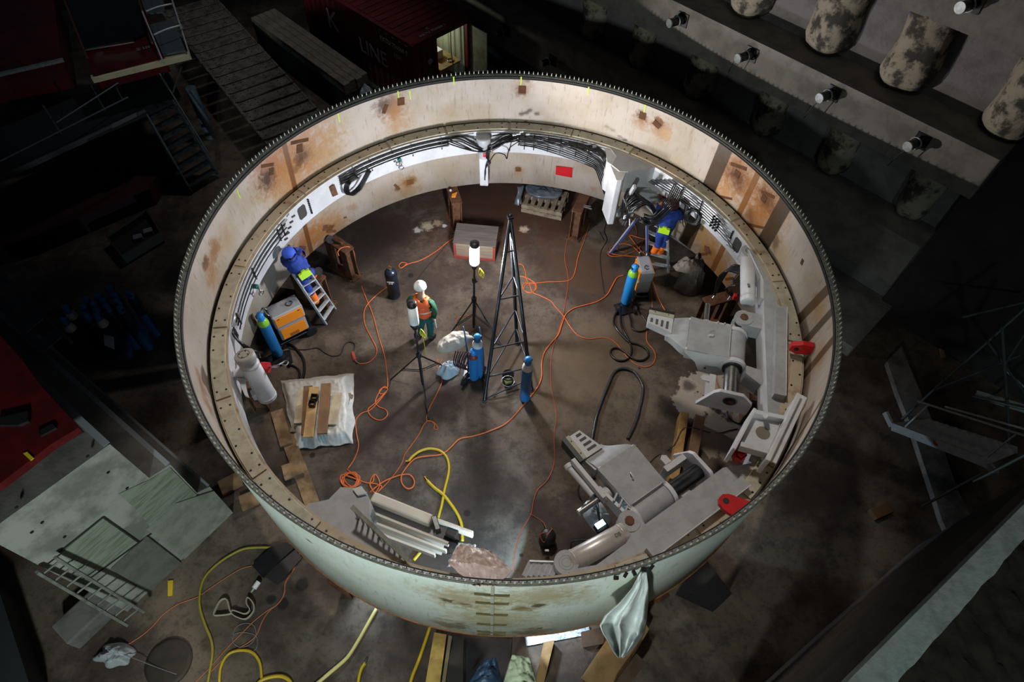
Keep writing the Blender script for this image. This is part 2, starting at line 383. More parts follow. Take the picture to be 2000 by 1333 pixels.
# studs round the rim: the hundred nearest the camera one by one, the rest together
NS = 340
BOLTM = mat('bright_bolt', 'b9bcb4', .4, .3)
studs = sorted(range(NS), key=lambda i: (pol(5.12, 2*PI*i/NS, ZT)-CAM).length)
def stud(bm, i):
    p = pol(5.124, 2*PI*i/NS, ZT-.03)
    bm.cyl(p, p+V((0, 0, .035)), .012, n=6); bm.cyl(p+V((0, 0, .035)), p+V((0, 0, .058)), .007, n=6)
for i in studs[:100]:
    b = MB(); stud(b, i); b.build('rim_bolt', BOLTM, ring)
b = MB()
for i in studs[100:]: stud(b, i)
b.build('rim_bolts', BOLTM, ring, kind='stuff')
b = MB()
for i in range(NS):
    p = pol(5.094, 2*PI*(i+.5)/NS, ZT-.052); b.cyl(p, p+V((0, 0, .006)), .009, n=6)
b.build('rim_holes', SEAL, ring, kind='stuff')
# inner girder: the ledge with its white inner face
b = MB().lathe((0, 0, 0), [(4.745, ZL-.02), (5.03, ZL-.02), (5.03, ZL-.2), (RI, ZL-.2), (RI, ZL-.25), (4.79, ZL-.25), (4.79, 2.16), (RI, 2.16), (RI, 2.1), (4.745, 2.1)], N,
    mi=[0, 0, 0, 0, 0, 0, 0, 0, 1, 1], loop=True, smooth=False)
b.build('inner_girder', [BARE, WHITE], ring)
# bearing plates on the ledge, each with its bolt heads
def plate(t0, t1, r0=4.785, r1=5.01, z=ZL, name='bearing_plate', mt=None, bolts=True):
    n = max(4, int(abs(t1-t0)*50)); b = MB()
    b.lathe((0, 0, 0), [(r0, z-.02), (r1, z-.02), (r1, z+.012), (r0, z+.012)], n, a0=t0, a1=t1, loop=True, smooth=False)
    if bolts:
        k = max(3, round((t1-t0)*4.88/.25))
        for i in range(k):
            th = t0+(t1-t0)*(i+.5)/k
            rr = [(r0+.045,), (r1-.04,), (r0+.045, r1-.04)][2 if i in (0, k-1) else i % 2]
            for q in rr:
                p = pol(q, th, z+.012); b.cyl(p, p+V((0, 0, .012)), .013, n=8, mi=1)
                b.cyl(p+V((0, 0, -.003)), p+V((0, 0, .003)), .018, n=10, mi=2)
    return b.build(name, [mt or BEIGE, DSTEEL, SEAL], ring, bevel=.004, seg=1)
rad = math.radians
J = [(-169.2, -153.2), (-152.6, -135.6), (-135, -121.3), (174.8-360, -169.9), (-104.0, -93.5), (-71, -56), (-44.5, -37.3), (-7.6, 7.6), (27.6, 42.4), (60, 75.6), (76, 91.8), (92.4, 108.2), (108.8, 123.6)]
for a, c in J: plate(rad(a), rad(c))
for a, c in ((-120.8, -104.5), (-93, -71.5), (-55.5, -45), (-36.8, -26.5), (-25.9, -8.2), (8.2, 27), (43, 59.5), (124.2, 149), (149.5, 174)):
    plate(rad(a), rad(c), r0=4.80, r1=5.0, z=ZL-.006, name='cover_plate', mt=BARE)
# yellow-green survey marks on the shell
for px, py in ((886, 150), (1018, 150), (1150, 170), (1261, 205), (777, 178), (660, 222), (463, 372), (800, 178)):
    A = PC(px, py, RI-.004); t_ = math.atan2(A.y, A.x); e = V((-math.sin(t_), math.cos(t_), 0))
    MB().prism([A-e*.014, A+e*.014, A+e*.012+V((0, 0, -.2)), A-e*.012+V((0, 0, -.19))], pol(.003, t_)).build('survey_mark', LIME, ring)
# ground-off lug scars: small rusty plates welded to the wall
SCAR = mat('rusty_scar', '5c3410', .8, c2='43260a', scale=12, amt=.8)
def scar(px, py, w_, h_, rot=0):
    A = PC(px, py, RI); t_ = math.atan2(A.y, A.x); e = V((-math.sin(t_), math.cos(t_), 0)); z = V((0, 0, 1))
    e, z = e*math.cos(rot)+z*math.sin(rot), z*math.cos(rot)-e*math.sin(rot)
    MB().prism([A+e*a*w_/2+z*c*h_/2-pol(.001, t_) for a, c in ((-1, -1), (1, -1), (1, 1), (-1, 1))], pol(-.008, t_)).build('lug_scar', SCAR, ring, bevel=.003)
for q in ((783, 198, .15, .17, .1), (752, 213, .08, .2, .5), (585, 276, .42, .07, .35), (585, 290, .14, .17, .3), (522, 323, .32, .06, .5), (530, 335, .12, .14, .4), (1020, 175, .16, .18, 0), (1255, 226, .14, .16, 0), (1283, 243, .18, .12, .4),
          (1443, 325, .4, .07, -.35), (1440, 340, .14, .14, 0), (1500, 380, .36, .06, -.4), (1492, 388, .13, .14, 0), (801, 356, .16, .13, .1), (775, 365, .06, .2, -.5), (1012, 331, .13, .11, 0), (635, 445, .12, .14, .5), (647, 452, .26, .06, .6), (674, 425, .08, .04, .4),
          (590, 483, .2, .06, .8), (1381, 487, .14, .14, -.5), (1370, 497, .36, .06, -.8), (1425, 545, .3, .06, -.9), (1567, 512, .07, .1, -.2), (1467, 440, .9, .05, -.6), (1412, 385, .5, .05, -.5), (495, 625, .1, .3, 0)): scar(*q)
# red patch on the lower wall
A = [PC(x, y, RI-.01) for x, y in ((1086, 324), (1118, 328), (1117, 347), (1085, 341))]
MB().prism(A, (0, -.006, 0)).build('red_patch', RED, ring)
# chord plates widening the ledge, cut from the photograph's outline at ledge height
def chord(pix, depth=.5, z=ZL-.022, name='chord_plate', mt=None, rr=4.79):
    pts = [P(x, y, z) for x, y in pix]
    ta = math.atan2(pts[0].y, pts[0].x); tb = math.atan2(pts[-1].y, pts[-1].x)
    d = (tb-ta+PI) % (2*PI)-PI; n = max(3, int(abs(d)*24))
    arc = [pol(rr, tb-d*i/n, z) for i in range(n+1)]
    return MB().prism(pts+arc, (0, 0, -depth), 0, 1).build(name, [mt or GREYP, WHITE], ring, bevel=.012)
chord([(1462, 487), (1491, 548), (1492, 600), (1500, 810), (1462, 900)], .45)
chord([(1470, 905), (1412, 914), (1236, 1042), (1222, 1062), (1165, 1104), (1110, 1114)], .4)
chord([(1190, 287), (1204, 306), (1195, 322), (1210, 334), (1227, 335), (1280, 327), (1335, 361)], .55)
chord([(602, 984), (620, 981), (642, 976), (665, 952), (685, 953), (704, 957), (722, 975), (722, 1018), (706, 1008), (745, 1060), (793, 1093)], .55)
# hanging web plates under the corner brackets
MB().prism([P(*q, 2.64) for q in ((1192, 322), (1209, 334), (1222, 337), (1216, 352), (1204, 352))], (0, 0, -1.25)).build('bracket_web', WHITE, ring, bevel=.02)
MB().prism([P(*q, 2.66) for q in ((1190, 287), (1204, 306), (1195, 322), (1186, 316), (1182, 290))], (0, 0, -.75)).build('bracket_web', WHITE, ring, bevel=.02)
MB().prism([P(*q, 2.72) for q in ((688, 955), (706, 950), (716, 963), (698, 968))], (0, 0, -.1)).build('bracket_cap', WHITE, ring, bevel=.01)
MB().prism([P(*q, 2.62) for q in ((700, 966), (716, 961), (729, 992), (720, 1016), (712, 1012))], (0, 0, -.9)).build('bracket_web', GREYP, ring, bevel=.02)
# white niche box behind the corner bracket (open frame of plates)
for a, c in (((1228, 336), (1281, 328)), ((1281, 328), (1336, 362))):
    A, B = P(*a, 2.4), P(*c, 2.4); MB().beam(A, B, .05, .75, drop=-.2).build('niche_plate', WHITE, ring, bevel=.01)
A, B = P(1222, 372, 1.75), P(1290, 352, 1.75)
MB().prism([A, B, P(1330, 385, 1.75), P(1300, 440, 1.5), P(1262, 400, 1.6)], (0, 0, -.05)).build('niche_plate', WHITE, ring, bevel=.01)
# round end housings and struts at the top of the ring
A = PC(944, 262, 4.62); A.z = 2.66
MB().lathe(A-V((0, 0, .55)), [(.13, 0), (.13, .35), (.16, .37), (.16, .50), (.15, .52), (0, .52)], 24).build('jack_housing', GREYP, ring)
MB().beam((A.x, A.y+.02, 2.1), (A.x, A.y+.18, 1.15), .2, .12, up=(0, 1, 0)).build('jack_post', WHITE, ring, bevel=.02)
# inspection openings: dark framed pockets in the white face
for px, py, w_ in ((592, 420, .22), (1437, 484, .22)):
    A = PC(px, py, 4.742); t_ = math.atan2(A.y, A.x); e = V((-math.sin(t_), math.cos(t_), 0)); z = V((0, 0, 1)); A.z = 2.42
    MB().prism([A+e*a*w_/2+z*c*.15-pol(.004, t_) for a, c in ((-1, -.7), (-.7, -1), (.7, -1), (1, -.7), (1, .7), (.7, 1), (-.7, 1), (-1, .7))], pol(.03, t_)).build('opening', [mat('dark_opening', '35332f', .8)], ring)
    for s_ in (-1, 1):
        b = MB(); F = A+e*s_*(w_/2+.1)*1
        for k in range(8): b.cyl(F+z*(.17-.05*k)-pol(.03, t_), F+z*(.17-.05*k)+pol(.01, t_), .02, n=8)
        if (s_ == 1) == (px > 1000) or px > 1000 and s_ == 1 or px < 1000 and s_ == -1: b.build('bolt_row', DSTEEL, ring)
# weld seam with bridging straps on the outside
MB().lathe((0, 0, 0), [(RO-.022, ZB), (RO-.006, ZB), (RO-.006, ZB+.025), (RO-.022, ZB+.03)], N).build('bottom_weld', mat('orange_rust', '9a5a26', .8, c2='5d3a1c', scale=14, amt=.8), ring)
b = MB(); A = PC(962, 1150, RO-.018, False); ta = math.atan2(A.y, A.x)
b.lathe((0, 0, 0), [(RO-.02, 3.72), (RO-.006, 3.7), (RO-.006, .97), (RO-.02, .95)], 2, a0=ta-.004, a1=ta+.004); b.build('weld_seam', mat('weld', 'b9b5a8', .4, .3), ring)
for zz in (3.35, 2.95, 2.35, 1.75, 1.25, 1.05):
    MB().lathe((0, 0, 0), [(RO-.02, zz-.025), (RO+.002, zz-.025), (RO+.002, zz+.025), (RO-.02, zz+.025)], 3, a0=ta-.043+.006*(zz % .3), a1=ta+.04, loop=True, smooth=False).build('bridging_strap', mat('strap_rust', '6e6240', .7, c2='4b3b1c', scale=9), ring)
# red lifting lugs on the ledge and wall
def lug(c, rdir, name='lifting_lug', w_=.34, L=.5, th=.07, tilt=0, parent=ring):
    """plate standing radially; rounded end with an eye"""
    rdir = V(rdir).normalized(); z = V((0, 0, 1)); c = V(c); side = z.cross(rdir).normalized()
    up = (z*math.cos(tilt)-rdir*math.sin(tilt)*1).normalized()
    pts = []; n = 12
    for i in range(n+1):
        a = PI*i/n; pts.append(c+rdir*math.cos(a)*w_/2+up*(L-w_/2+math.sin(a)*w_/2))
    pts += [c-rdir*w_*.62, c+rdir*w_*.62]
    b = MB().prism([p-side*th/2 for p in pts], side*th)
    e = c+up*(L-w_/2); b.cyl(e-side*(th/2+.003), e+side*(th/2+.003), .045, n=16, mi=1)
    return b.build(name, [RED, SEAL], parent, bevel=.012)
b = MB(); b.prism([(lambda p: V((p.x*min(1, 5.065/math.hypot(p.x, p.y)), p.y*min(1, 5.065/math.hypot(p.x, p.y)), p.z)))(P(*k, 3.15)) for k in ((1446, 1020), (1414, 996), (1405, 984), (1404, 973), (1411, 966), (1424, 965), (1440, 971), (1482, 992))], (0, 0, -.07)); e = P(1418, 979, 3.15); b.cyl(e-V((0, 0, .075)), e+V((0, 0, .004)), .045, n=16, mi=1); b.build('lifting_lug', [RED, SEAL], ring, bevel=.012)
A = PC(1592, 662, 5.0); t_ = math.atan2(A.y, A.x); A = pol(5.06, t_, 3.05)
rd = pol(1, t_); b = MB(); z = V((0, 0, 1))
pts = [A, A-rd*.18, A-rd*.34-z*.08, A-rd*.34-z*.2, A-rd*.2-z*.27, A-z*.22]
sd = V((-rd.y, rd.x, 0)); b.prism([p-sd*.04+sd*.0 for p in pts], sd*.09); e = A-rd*.24-z*.14; b.cyl(e-sd*.045, e+sd*.055, .04, n=14, mi=1)
b.build('lifting_lug', [RED, SEAL], ring, bevel=.015)

# ------------------------------------------------------------------ shaft walls
CONC = mat('cast_concrete', '6d6862', .85, c2='4a4642', scale=2.5, amt=.6, bump=.35)
SHOT = mat('sprayed_concrete', '6a6666', .95, c2='514e4e', scale=3, amt=.6, bump=.8, bscale=16)
PILEM = mat('bored_pile_concrete', '8a8172', .95, c2='2b2824', scale=2.6, amt=.95, bump=1, bscale=8, lo=.44, hi=.58)
LEDGEM = mat('dirty_ledge', '3b342c', .95, c2='26211c', scale=5, amt=.8, bump=.9, bscale=14)
aW = rad(-44.5); DW = V((math.cos(aW), math.sin(aW), 0)); NW = V((-DW.y, DW.x, 0))
def WP(s, d, z): return DW*s+NW*d+V((0, 0, z))
def wbox(s0, s1, d0, d1, z0, z1, name, mt, parent=None, **k):
    b = MB(); b.prism([WP(s0, d0, z0), WP(s1, d0, z0), WP(s1, d1, z0), WP(s0, d1, z0)], (0, 0, z1-z0))
    return b.build(name, mt, parent, **k)
S0, S1 = -16, 4.45
struct(wbox(S0, S1, 7.72, 8.6, 0, 9, 'wall_right', SHOT))
for k, (z0, z1, d0, s1) in enumerate(((1.36, 2.48, 6.95, 4.35), (3.86, 4.71, 6.9, 4.5), (6.07, 7.4, 7.28, 4.6))):
    struct(wbox(S0, s1, d0, 7.8, z0, z1, f'trim_{k+1}', CONC, bevel=.03))
struct(wbox(S0, 4.6, 5.9, 8, 0, .32, 'trim_4', CONC, bevel=.04))
struct(wbox(S1-.1, S1+6, 7.6, 8.3, 0, 9, 'wall_back', mat('dark_concrete', '2b2927', .95, c2='1a1918', scale=2, amt=.6, bump=.5)))
PG = 'bored piles of the shaft wall'
def pile(s, z0, z1, label, r=.36):
    b = MB(); p = WP(s, 7.8, z0); n = 20; K = 14
    rows = []
    for i in range(K+1):
        t = i/K; z = z0+(z1-z0)*t; q = r*math.sqrt(max(0, 1-(1-min(1, t*6))**2*.55)) if z0 > 4 or z0 > 2.4 else r
        rows.append([WP(s, 7.72, z)+V((math.cos(2*PI*k/n), math.sin(2*PI*k/n), 0))*q*(1+.2*(noise.noise(V((math.cos(2*PI*k/n)*1.3, math.sin(2*PI*k/n)*1.3, z*1.5+s*3))))) for k in range(n)])
    vs = [q for g in rows for q in g]
    b.add(vs, [(i*n+k, i*n+(k+1) % n, (i+1)*n+(k+1) % n, (i+1)*n+k) for i in range(K) for k in range(n)]+[tuple(range(n))[::-1]], 0, True)
    o = b.build('bored_pile', PILEM); return tag(o, label, 'pile', PG)
for s, lb in ((-1.05, 'stub end of rough concrete pile at top edge of picture, above the upper beam'), (.72, 'pale rough concrete pile standing on the shelf, second from the left'), (2.3, 'rough mottled concrete pile standing on the shelf, third from the left'), (4.2, 'rough concrete pile at the shaft corner by the right edge')):
    pile(s, 4.74, 6.2, lb, .46)
for s, lb in ((-5.0, 'dark concrete pile between the two wall beams, leftmost in view'), (-3.4, 'dark concrete pile between the wall beams, second in view'), (-1.65, 'dark concrete pile with pale streak between the wall beams, behind the ring rim'), (.2, 'dark rough pile between the wall beams, left of two mottled ones'), (1.9, 'dark rough pile between the wall beams, in the middle of the right half'), (3.7, 'mottled dark pile between the wall beams nearest the shaft corner')):
    pile(s, 2.5, 3.84, lb, .34)
GS = mat('galvanised_dull', '8f9394', .5, .5, c2='5b5e60', scale=9, amt=.6)
def anchor(px, py, zc, d0, lb, cable=True):
    A = PV(px, py, WP(0, d0, 0), WP(1, d0, 0)); s = A.dot(DW); A = WP(s, d0, A.z)
    t = thing('strut_stub', A, lb, 'strut stub', 'strut stubs on the wall beams')
    out = -NW*.95+DW*-.25; out.normalize()
    MB().beam(A+NW*.0-V((0, 0, .14))-NW*.01, A+V((0, 0, .14))-NW*.01, .26, .03, up=tuple(NW)).build('base_plate', DSTEEL, t, bevel=.005)
    b = MB().cyl(A, A+out*.34, .085, n=20); pipe_ = b.build('pipe', DSTEEL, t)
    MB().cyl(A+out*.34, A+out*.37, .09, n=20).build('end_cap', GS, pipe_)
    MB().torus(A+out*.16+V((0, 0, .0)), out, .105, .014, 20, 6).build('clamp_ring', GS, pipe_)
    if cable:
        e = A+out*.34; MB().tube(spl([e-V((0, 0, .08)), e-V((0, 0, .22))-DW*.06, e-V((0, 0, .5))-DW*.12], 5), .008, 5).build('cable_tail', BLACK, t)
anchor(1334, 38, 4.3, 6.9, 'strut stub on the upper wall beam, nearest the top edge', False)
anchor(1468, 106, 4.3, 6.9, 'bright-ended strut stub on the upper wall beam, second from the left')
anchor(1628, 182, 4.3, 6.9, 'bright-ended strut stub on the upper wall beam, third from the left')
anchor(1800, 275, 4.3, 6.9, 'dim strut stub on the upper wall beam near the shaft corner')
anchor(990, 60, 1.9, 6.95, 'dim strut stub on the lower wall beam beside the red container', False)
anchor(1080, 118, 1.9, 6.95, 'dim strut stub on the lower wall beam just above the ring rim', False)
anchor(1905, 5, 6.3, 7.28, 'dark strut stub at the top right corner of the picture', False)
tag(MB().cyl(WP(-.75, 6.2, .32), WP(-.75, 6.2, .75), .17, n=20).build('concrete_stub', CONC), 'short concrete cylinder at the foot of the wall behind the ring', 'concrete cylinder')

# right front: broken concrete coping along the shaft edge
b = MB(); A0, A1 = P(1545, 1360, 3.5), P(2060, 905, 3.5)
dA = (A1-A0).normalized(); nA = V((dA.y, -dA.x, 0))
COP = mat('coping_concrete', 'c3cac5', .8, c2='8d948e', scale=4, amt=.6, bump=.5)
random.seed(4); K = 40; top = []; L = (A1-A0).length
for i in range(K+1):
    t = i/K; p = A0+dA*L*t
    w_ = .36*(1-t)+.22*t+.035*noise.noise(V((t*19, 0, 0))); i_ = .27*(1-t)+.08*t
    top.append((p+nA*i_, p+nA*(i_+w_)))
for i in range(K):
    a, c = top[i]; d, e = top[i+1]; b.prism([a, d, e, c], (0, 0, -.25))
struct(b.build('trim_5', COP)); b = MB()
b.prism([A0-V((0, 0, .25))+nA*.08, A1-V((0, 0, .25))+nA*.0, A1+nA*.2-V((0, 0, .25)), A0+nA*.45-V((0, 0, .25))], (0, 0, -3.2)); struct(b.build('wall_front', mat('smooth_dark_concrete', '4a4442', .7, c2='2d2a29', scale=3, amt=.6), bevel=.05))
b = MB(); b.grid(lambda u, v: A0+dA*L*u+nA*(.5*(1-u)+.25*u+3.8*v)+V((0, 0, -.5-.9*v+.10*noise.noise(V((u*26, v*12, 1)))+.1*abs(noise.noise(V((u*60, v*30, 3)))))), 90, 40)
struct(b.build('wall_outer', LEDGEM))

# ------------------------------------------------------------------ left: stepped concrete abutment
ABUT = mat('abutment_concrete', '94958e', .85, c2='5c6058', scale=1.7, amt=.8, bump=.25)
ABUTD = mat('abutment_dark', '6b6764', .9, c2='474442', scale=3, amt=.6, bump=.3)
E0, E1 = P(453, 1000), P(265, 1180); dE = (E1-E0).normalized(); nE = V((dE.y, -dE.x, 0))
if nE.dot(V((-1, 1, 0))) < 0: nE = -nE
E0 = E0
def EP(s, d, z): return E0+dE*s+nE*d+V((0, 0, z))
prof = [(0, 0), (0, 1.15), (.2, 1.27), (.2, 2.36), (.52, 2.45), (.55, 3.6), (2.15, 3.75), (2.15, 0)]
EDG = mat('lit_edge_strip', '8d9196', .5, .3)  # pale strips that put the edge highlights of the steps into colour
for s, z in ((0, 1.16), (.2, 2.37), (.55, 3.61)): tag(MB().beam(EP(s+.03, .02, z), EP(s+.03, 5.1, z), .09, .012).build('lit_edge_strip', EDG), 'long pale strip painted as lit edge along the %s step of the abutment' % ('lowest' if z < 2 else 'middle' if z < 3 else 'top'), 'edging')
b = MB(); poly = [EP(s, 0, z) for s, z in prof]; b.prism(poly, nE*5.2, 0, 1)
tag(b.build('abutment', [ABUT, ABUTD], bevel=.02), 'big stepped concrete abutment with a pale grey-green end face, left of the ring', 'concrete block')
tag(MB().prism([EP(s, -.0, z)-nE*.012 for s, z in ((.0, .0), (1.05, .0), (1.05, 1.5), (.52, 1.5), (.2, 1.2), (0, 1.0))], nE*-.02).build('formwork_sheet', mat('green_form_ply', '858a80', .7, c2='646a5f', scale=3, amt=.7)), 'plywood formwork sheet fixed to the low end of the concrete abutment', 'formwork panel')
tag(MB().prism([EP(s, 0, z)-nE*.012 for s, z in ((1.12, .0), (1.75, .0), (1.75, 1.35), (1.12, 1.35))], nE*-.02).build('formwork_sheet', mat('green_form_ply_2', '676a62', .7, c2='4b4e47', scale=3, amt=.7)), 'darker plywood sheet near the foot of the abutment face beside the leaning ladder', 'formwork panel')
AB = bpy.data.objects['abutment']
def fp(x, y, d=.0): return PV(x, y, EP(0, -d, 0), EP(1, -d, 0))
for q in ((171, 891), (211, 923), (248, 954), (32, 991), (82, 1021), (126, 1049), (62, 1040)):
    p = fp(*q, .002); MB().cyl(p, p-nE*.006, .022, n=12).build('tie_hole', SEAL, AB)
JL = mat('joint_shade', '2c2d2a', .9)
for a, c in (((201, 1011), (271, 1060)), ((115, 1080), (201, 1011)), ((176, 1130), (298, 1041)), ((298, 1041), (386, 968)), ((298, 1041), (360, 1090))):
    MB().beam(fp(*a, .016), fp(*c, .016), .012, .022, up=tuple(nE)).build('formwork_joint', JL, AB)
MB().prism([fp(*k, .006) for k in ((118, 1082), (201, 1013), (268, 1060), (178, 1126))], -nE*.006).build('form_panel', mat('board_marked', '828a7c', .75, c2='5a6254', scale=2.5, amt=.8, stretch=(1, 1, 9)), AB)
MB().prism([fp(*k, .006) for k in ((232, 965), (290, 938), (332, 914), (384, 967), (300, 1038), (270, 1000))], -nE*.006).build('form_panel', mat('board_marked', ''), AB)
# ladder against the abutment
def ladder(a0, a1, b0, b1, nr, label, rw=.03, rd_=.07, mt=None, name='ladder', treads=None):
    """a0,a1: foot and head of one stile; b0,b1 of the other"""
    a0, a1, b0, b1 = map(V, (a0, a1, b0, b1)); t = thing(name, (a0+b0)/2, label, 'ladder')
    nrm = (a1-a0).cross(b0-a0).normalized()
    for p, q in ((a0, a1), (b0, b1)): MB().beam(p, q, rw, rd_, up=tuple(nrm)).build('stile', mt or ALU, t, bevel=.004)
    for i in range(nr):
        k = (i+.6)/nr; p, q = a0.lerp(a1, k), b0.lerp(b1, k)
        if treads: MB().beam(p, q, treads, .025, up=(0, 0, 1)).build('tread', mt or ALU, t, bevel=.004)
        else: MB().cyl(p, q, .016, n=8).build('rung', mt or ALU, t)
    return t
LAD = mat('weathered_aluminium', '85877f', .6, .3, c2='54564e', scale=6, amt=.6)
lz = lambda x, y, d: PV(x, y, EP(0, -d, 0), EP(1, -d, 0))
q = [lz(248, 1222, .35), lz(72, 1118, .12), lz(280, 1196, .35), lz(108, 1090, .12)]
ladder(q[0], q[1], q[2], q[3], 9, 'wide aluminium ladder leaning on the lower left corner of the abutment', .04, .06, LAD)
tag(MB().box(P(178, 1200, .2), (.9, .45, .4), math.atan2(dE.y, dE.x)).build('concrete_block', ABUTD, bevel=.03), 'dark concrete block on the floor under the leaning ladder', 'concrete block')
# formwork ladder lying on the abutment steps, upper left
a0, a1, b0, b1 = P(85, 690, 2.6), P(-40, 560, 2.6), P(135, 660, 2.6), P(-5, 500, 2.6)
ladder(P(95, 705, 2.5), P(-30, 560, 2.5), P(140, 670, 2.5), P(0, 530, 2.5), 4, 'steel walkway frame lying along the abutment steps at the left edge', .05, .06, mat('dark_galvanised', '5a5e60', .5, .4), treads=.25)
# red tank / machine cover at the left edge
DRED = mat('dark_red_paint', '5c0b0c', .5, c2='360707', scale=3, amt=.6)
b = MB(); z = 3.9
pts = [P(*q, z) for q in ((-40, 610), (0, 655), (40, 700), (85, 760), (155, 835), (100, 868), (0, 945), (-60, 970))]
t = thing('red_cover', P(40, 800, 3.78), 'dark red steel cover lying on top of the abutment at the left edge', 'cover')
b.prism(pts, (0, 0, -.13)).build('body', DRED, t, bevel=.03)
MB().prism([p+V((0, 0, .002)) for p in [P(*q, z) for q in ((46, 887), (54, 884), (67, 896), (61, 901))]], (0, 0, .012)).build('yellow_mark', mat('yellow_paint', 'd8c020', .5), t)
MB().prism([P(*q, z) for q in ((75, 845), (105, 830), (112, 838), (82, 854))], (0, 0, .03)).build('cover_plate', mat('black_panel', '151414', .6), t)
MB().prism([P(*q, z) for q in ((0, 820), (35, 812), (58, 806), (60, 826), (40, 834), (0, 834))], (0, 0, .05)).build('hatch', mat('black_panel', '151414', .6), t, bevel=.01)

# ------------------------------------------------------------------ red shipping container with open lit end
CR = mat('container_red', '6b1f22', .6, c2='431416', scale=2, amt=.6)
zr = 2.2; c0 = P(805, 88, zr); c1 = P(912, 35, zr)
X = (c1-c0); Wc = X.length; X.normalize(); Y = V((-X.y, X.x, 0)); Lc = 4.9
t = thing('shipping_container', c0+V((0, 0, -zr)), 'dark red corrugated shipping container with white lettering, one end open and lit', 'shipping container')
def CP(x, y, z): return c0+X*x+Y*y+V((0, 0, z-zr))
b = MB()
def corr(p, q, h, n, dep, nrm):  # corrugated wall between p and q
    vs = []; pr = []
    for i in range(n):
        for u, e in ((0, 0), (.3, 0), (.5, 1), (.8, 1)): pr.append(((i+u)/n, e))
    pr.append((1, 0))
    for u, e in pr:
        w_ = p.lerp(q, u)+nrm*dep*e; vs += [w_, w_+V((0, 0, h))]
    return vs, [(2*i, 2*i+2, 2*i+3, 2*i+1) for i in range(len(pr)-1)]
IN = mat('container_inside', 'aab39a', .6, c2='8b947c', scale=3, amt=.4)
for (p, q, nr) in ((CP(0, Lc, .15), CP(0, 0.06, .15), X), (CP(Wc, .06, .15), CP(Wc, Lc, .15), -X)):
    vs, fs = corr(p, q, zr-.3, 18, .035, nr); o = MB().add(vs, fs).build('side_wall', CR, t, solid=.006)
vs, fs = corr(CP(Wc-.05, .1, .15), CP(Wc-.05, Lc-.1, .15), zr-.3, 18, .03, -X); MB().add(vs, fs).build('inner_lining', IN, t)
b = MB(); b.prism([CP(0, 0, .0), CP(Wc, 0, .0), CP(Wc, Lc, .0), CP(0, Lc, .0)], (0, 0, .15)).build('floor_frame', IN, t)
b = MB(); b.prism([CP(0, 0, zr-.02), CP(Wc, 0, zr-.02), CP(Wc, Lc, zr-.02), CP(0, Lc, zr-.02)], (0, 0, .02))
for i in range(17):
    y = .42+i*.26; b.prism([CP(.1, y, zr), CP(Wc-.1, y, zr), CP(Wc-.1, y+.16, zr), CP(.1, y+.16, zr)], (0, 0, .022))
b.build('roof', CR, t)
for x, y in ((0, 0), (Wc, 0), (0, Lc), (Wc, Lc)): MB().box(CP(x, y, zr/2), (.12, .12, zr), math.atan2(X.y, X.x)).build('corner_post', CR, t, bevel=.01)
for x in (0, Wc): MB().beam(CP(x, 0, zr-.04), CP(x, Lc, zr-.04), .08, .1).build('top_rail', CR, t)
MB().beam(CP(0, 0, zr-.05), CP(Wc, 0, zr-.05), .1, .14).build('door_header', CR, t)
xd = Wc*.42
b = MB(); vs, fs = corr(CP(.05, -.02, .15), CP(xd, -.02, .15), zr-.25, 4, .02, -Y); b.add(vs, fs); o = b.build('door', CR, t, solid=.03)
for x in (.25, xd-.15): MB().cyl(CP(x, -.06, .2), CP(x, -.06, zr-.2), .018, n=8).build('door_bar', DSTEEL, t)
MB().prism([CP(Wc+.02, -.02, .15), CP(Wc+.02, -.75, .15), CP(Wc+.06, -.75, .15), CP(Wc+.06, -.02, .15)], (0, 0, zr-.3)).build('open_door', mat('open_door_paint', '8f9c86', .5, c2='5c2a22', scale=2.2, amt=.5), t, bevel=.01)
WT = mat('white_lettering', 'b9b4b0', .6)
side = lambda y, z: frame(CP(-.045, y, z), -Y, (0, 0, 1))
text('lettering', 'K', .85, side(3.55, 1.45), WT, t); text('lettering', 'LINE', .62, side(1.75, 1.25), WT, t)
text('lettering', 'KKTU 706068 2', .17, side(.75, 1.88), WT, t); text('lettering', '22G1', .15, side(.62, 1.62), WT, t)
text('lettering', 'KKTU 706068 2', .135, frame(CP(Wc*.44, .16, zr+.004), X, Y), WT, t); text('lettering', 'K', .13, frame(CP(Wc*.42, .33, zr+.004), X, Y), WT, t)
MB().cyl(CP(.52, -.05, 1.55), CP(.52, -.058, 1.55), .08, n=20).build('round_sticker', WT, t)
# workbench and things inside it
wb = thing('workbench', CP(Wc-.55, .5, .15), 'small plywood workbench just inside the open lit end of the container', 'workbench')
MB().prism([CP(Wc-.95, .12, .95), CP(Wc-.18, .12, .95), CP(Wc-.18, 1.5, .95), CP(Wc-.95, 1.5, .95)], (0, 0, .04)).build('bench_top', mat('bench_ply', 'a8935c', .7, c2='6f5c34', scale=4, amt=.6), wb)
for x, y in ((-.9, .17), (-.23, .17), (-.9, 1.45), (-.23, 1.45)): MB().beam(CP(Wc+x, y, .15), CP(Wc+x, y, .95), .06, .06, up=(0, 1, 0)).build('leg', mat('bench_ply', ''), wb)
tag(MB().box(CP(Wc-.6, .75, 1.12), (.28, .42, .26), math.atan2(X.y, X.x)).build('white_box', mat('white_plastic', 'd8d8d4', .5), bevel=.02), 'white plastic box on the workbench in the container', 'box')
tag(MB().torus(CP(Wc-.42, .3, 1.01), (0, 0, 1), .09, .018, 20, 6).build('cable_coil', STEEL), 'small coil of wire on the workbench in the container', 'cable coil')
MB().tube(spl([CP(Wc-.75, .05, zr-.15), CP(Wc-.72, -.02, 1.5), CP(Wc-.7, .0, 1.0), CP(Wc-.72, -.05, .2)], 6), .012, 6)
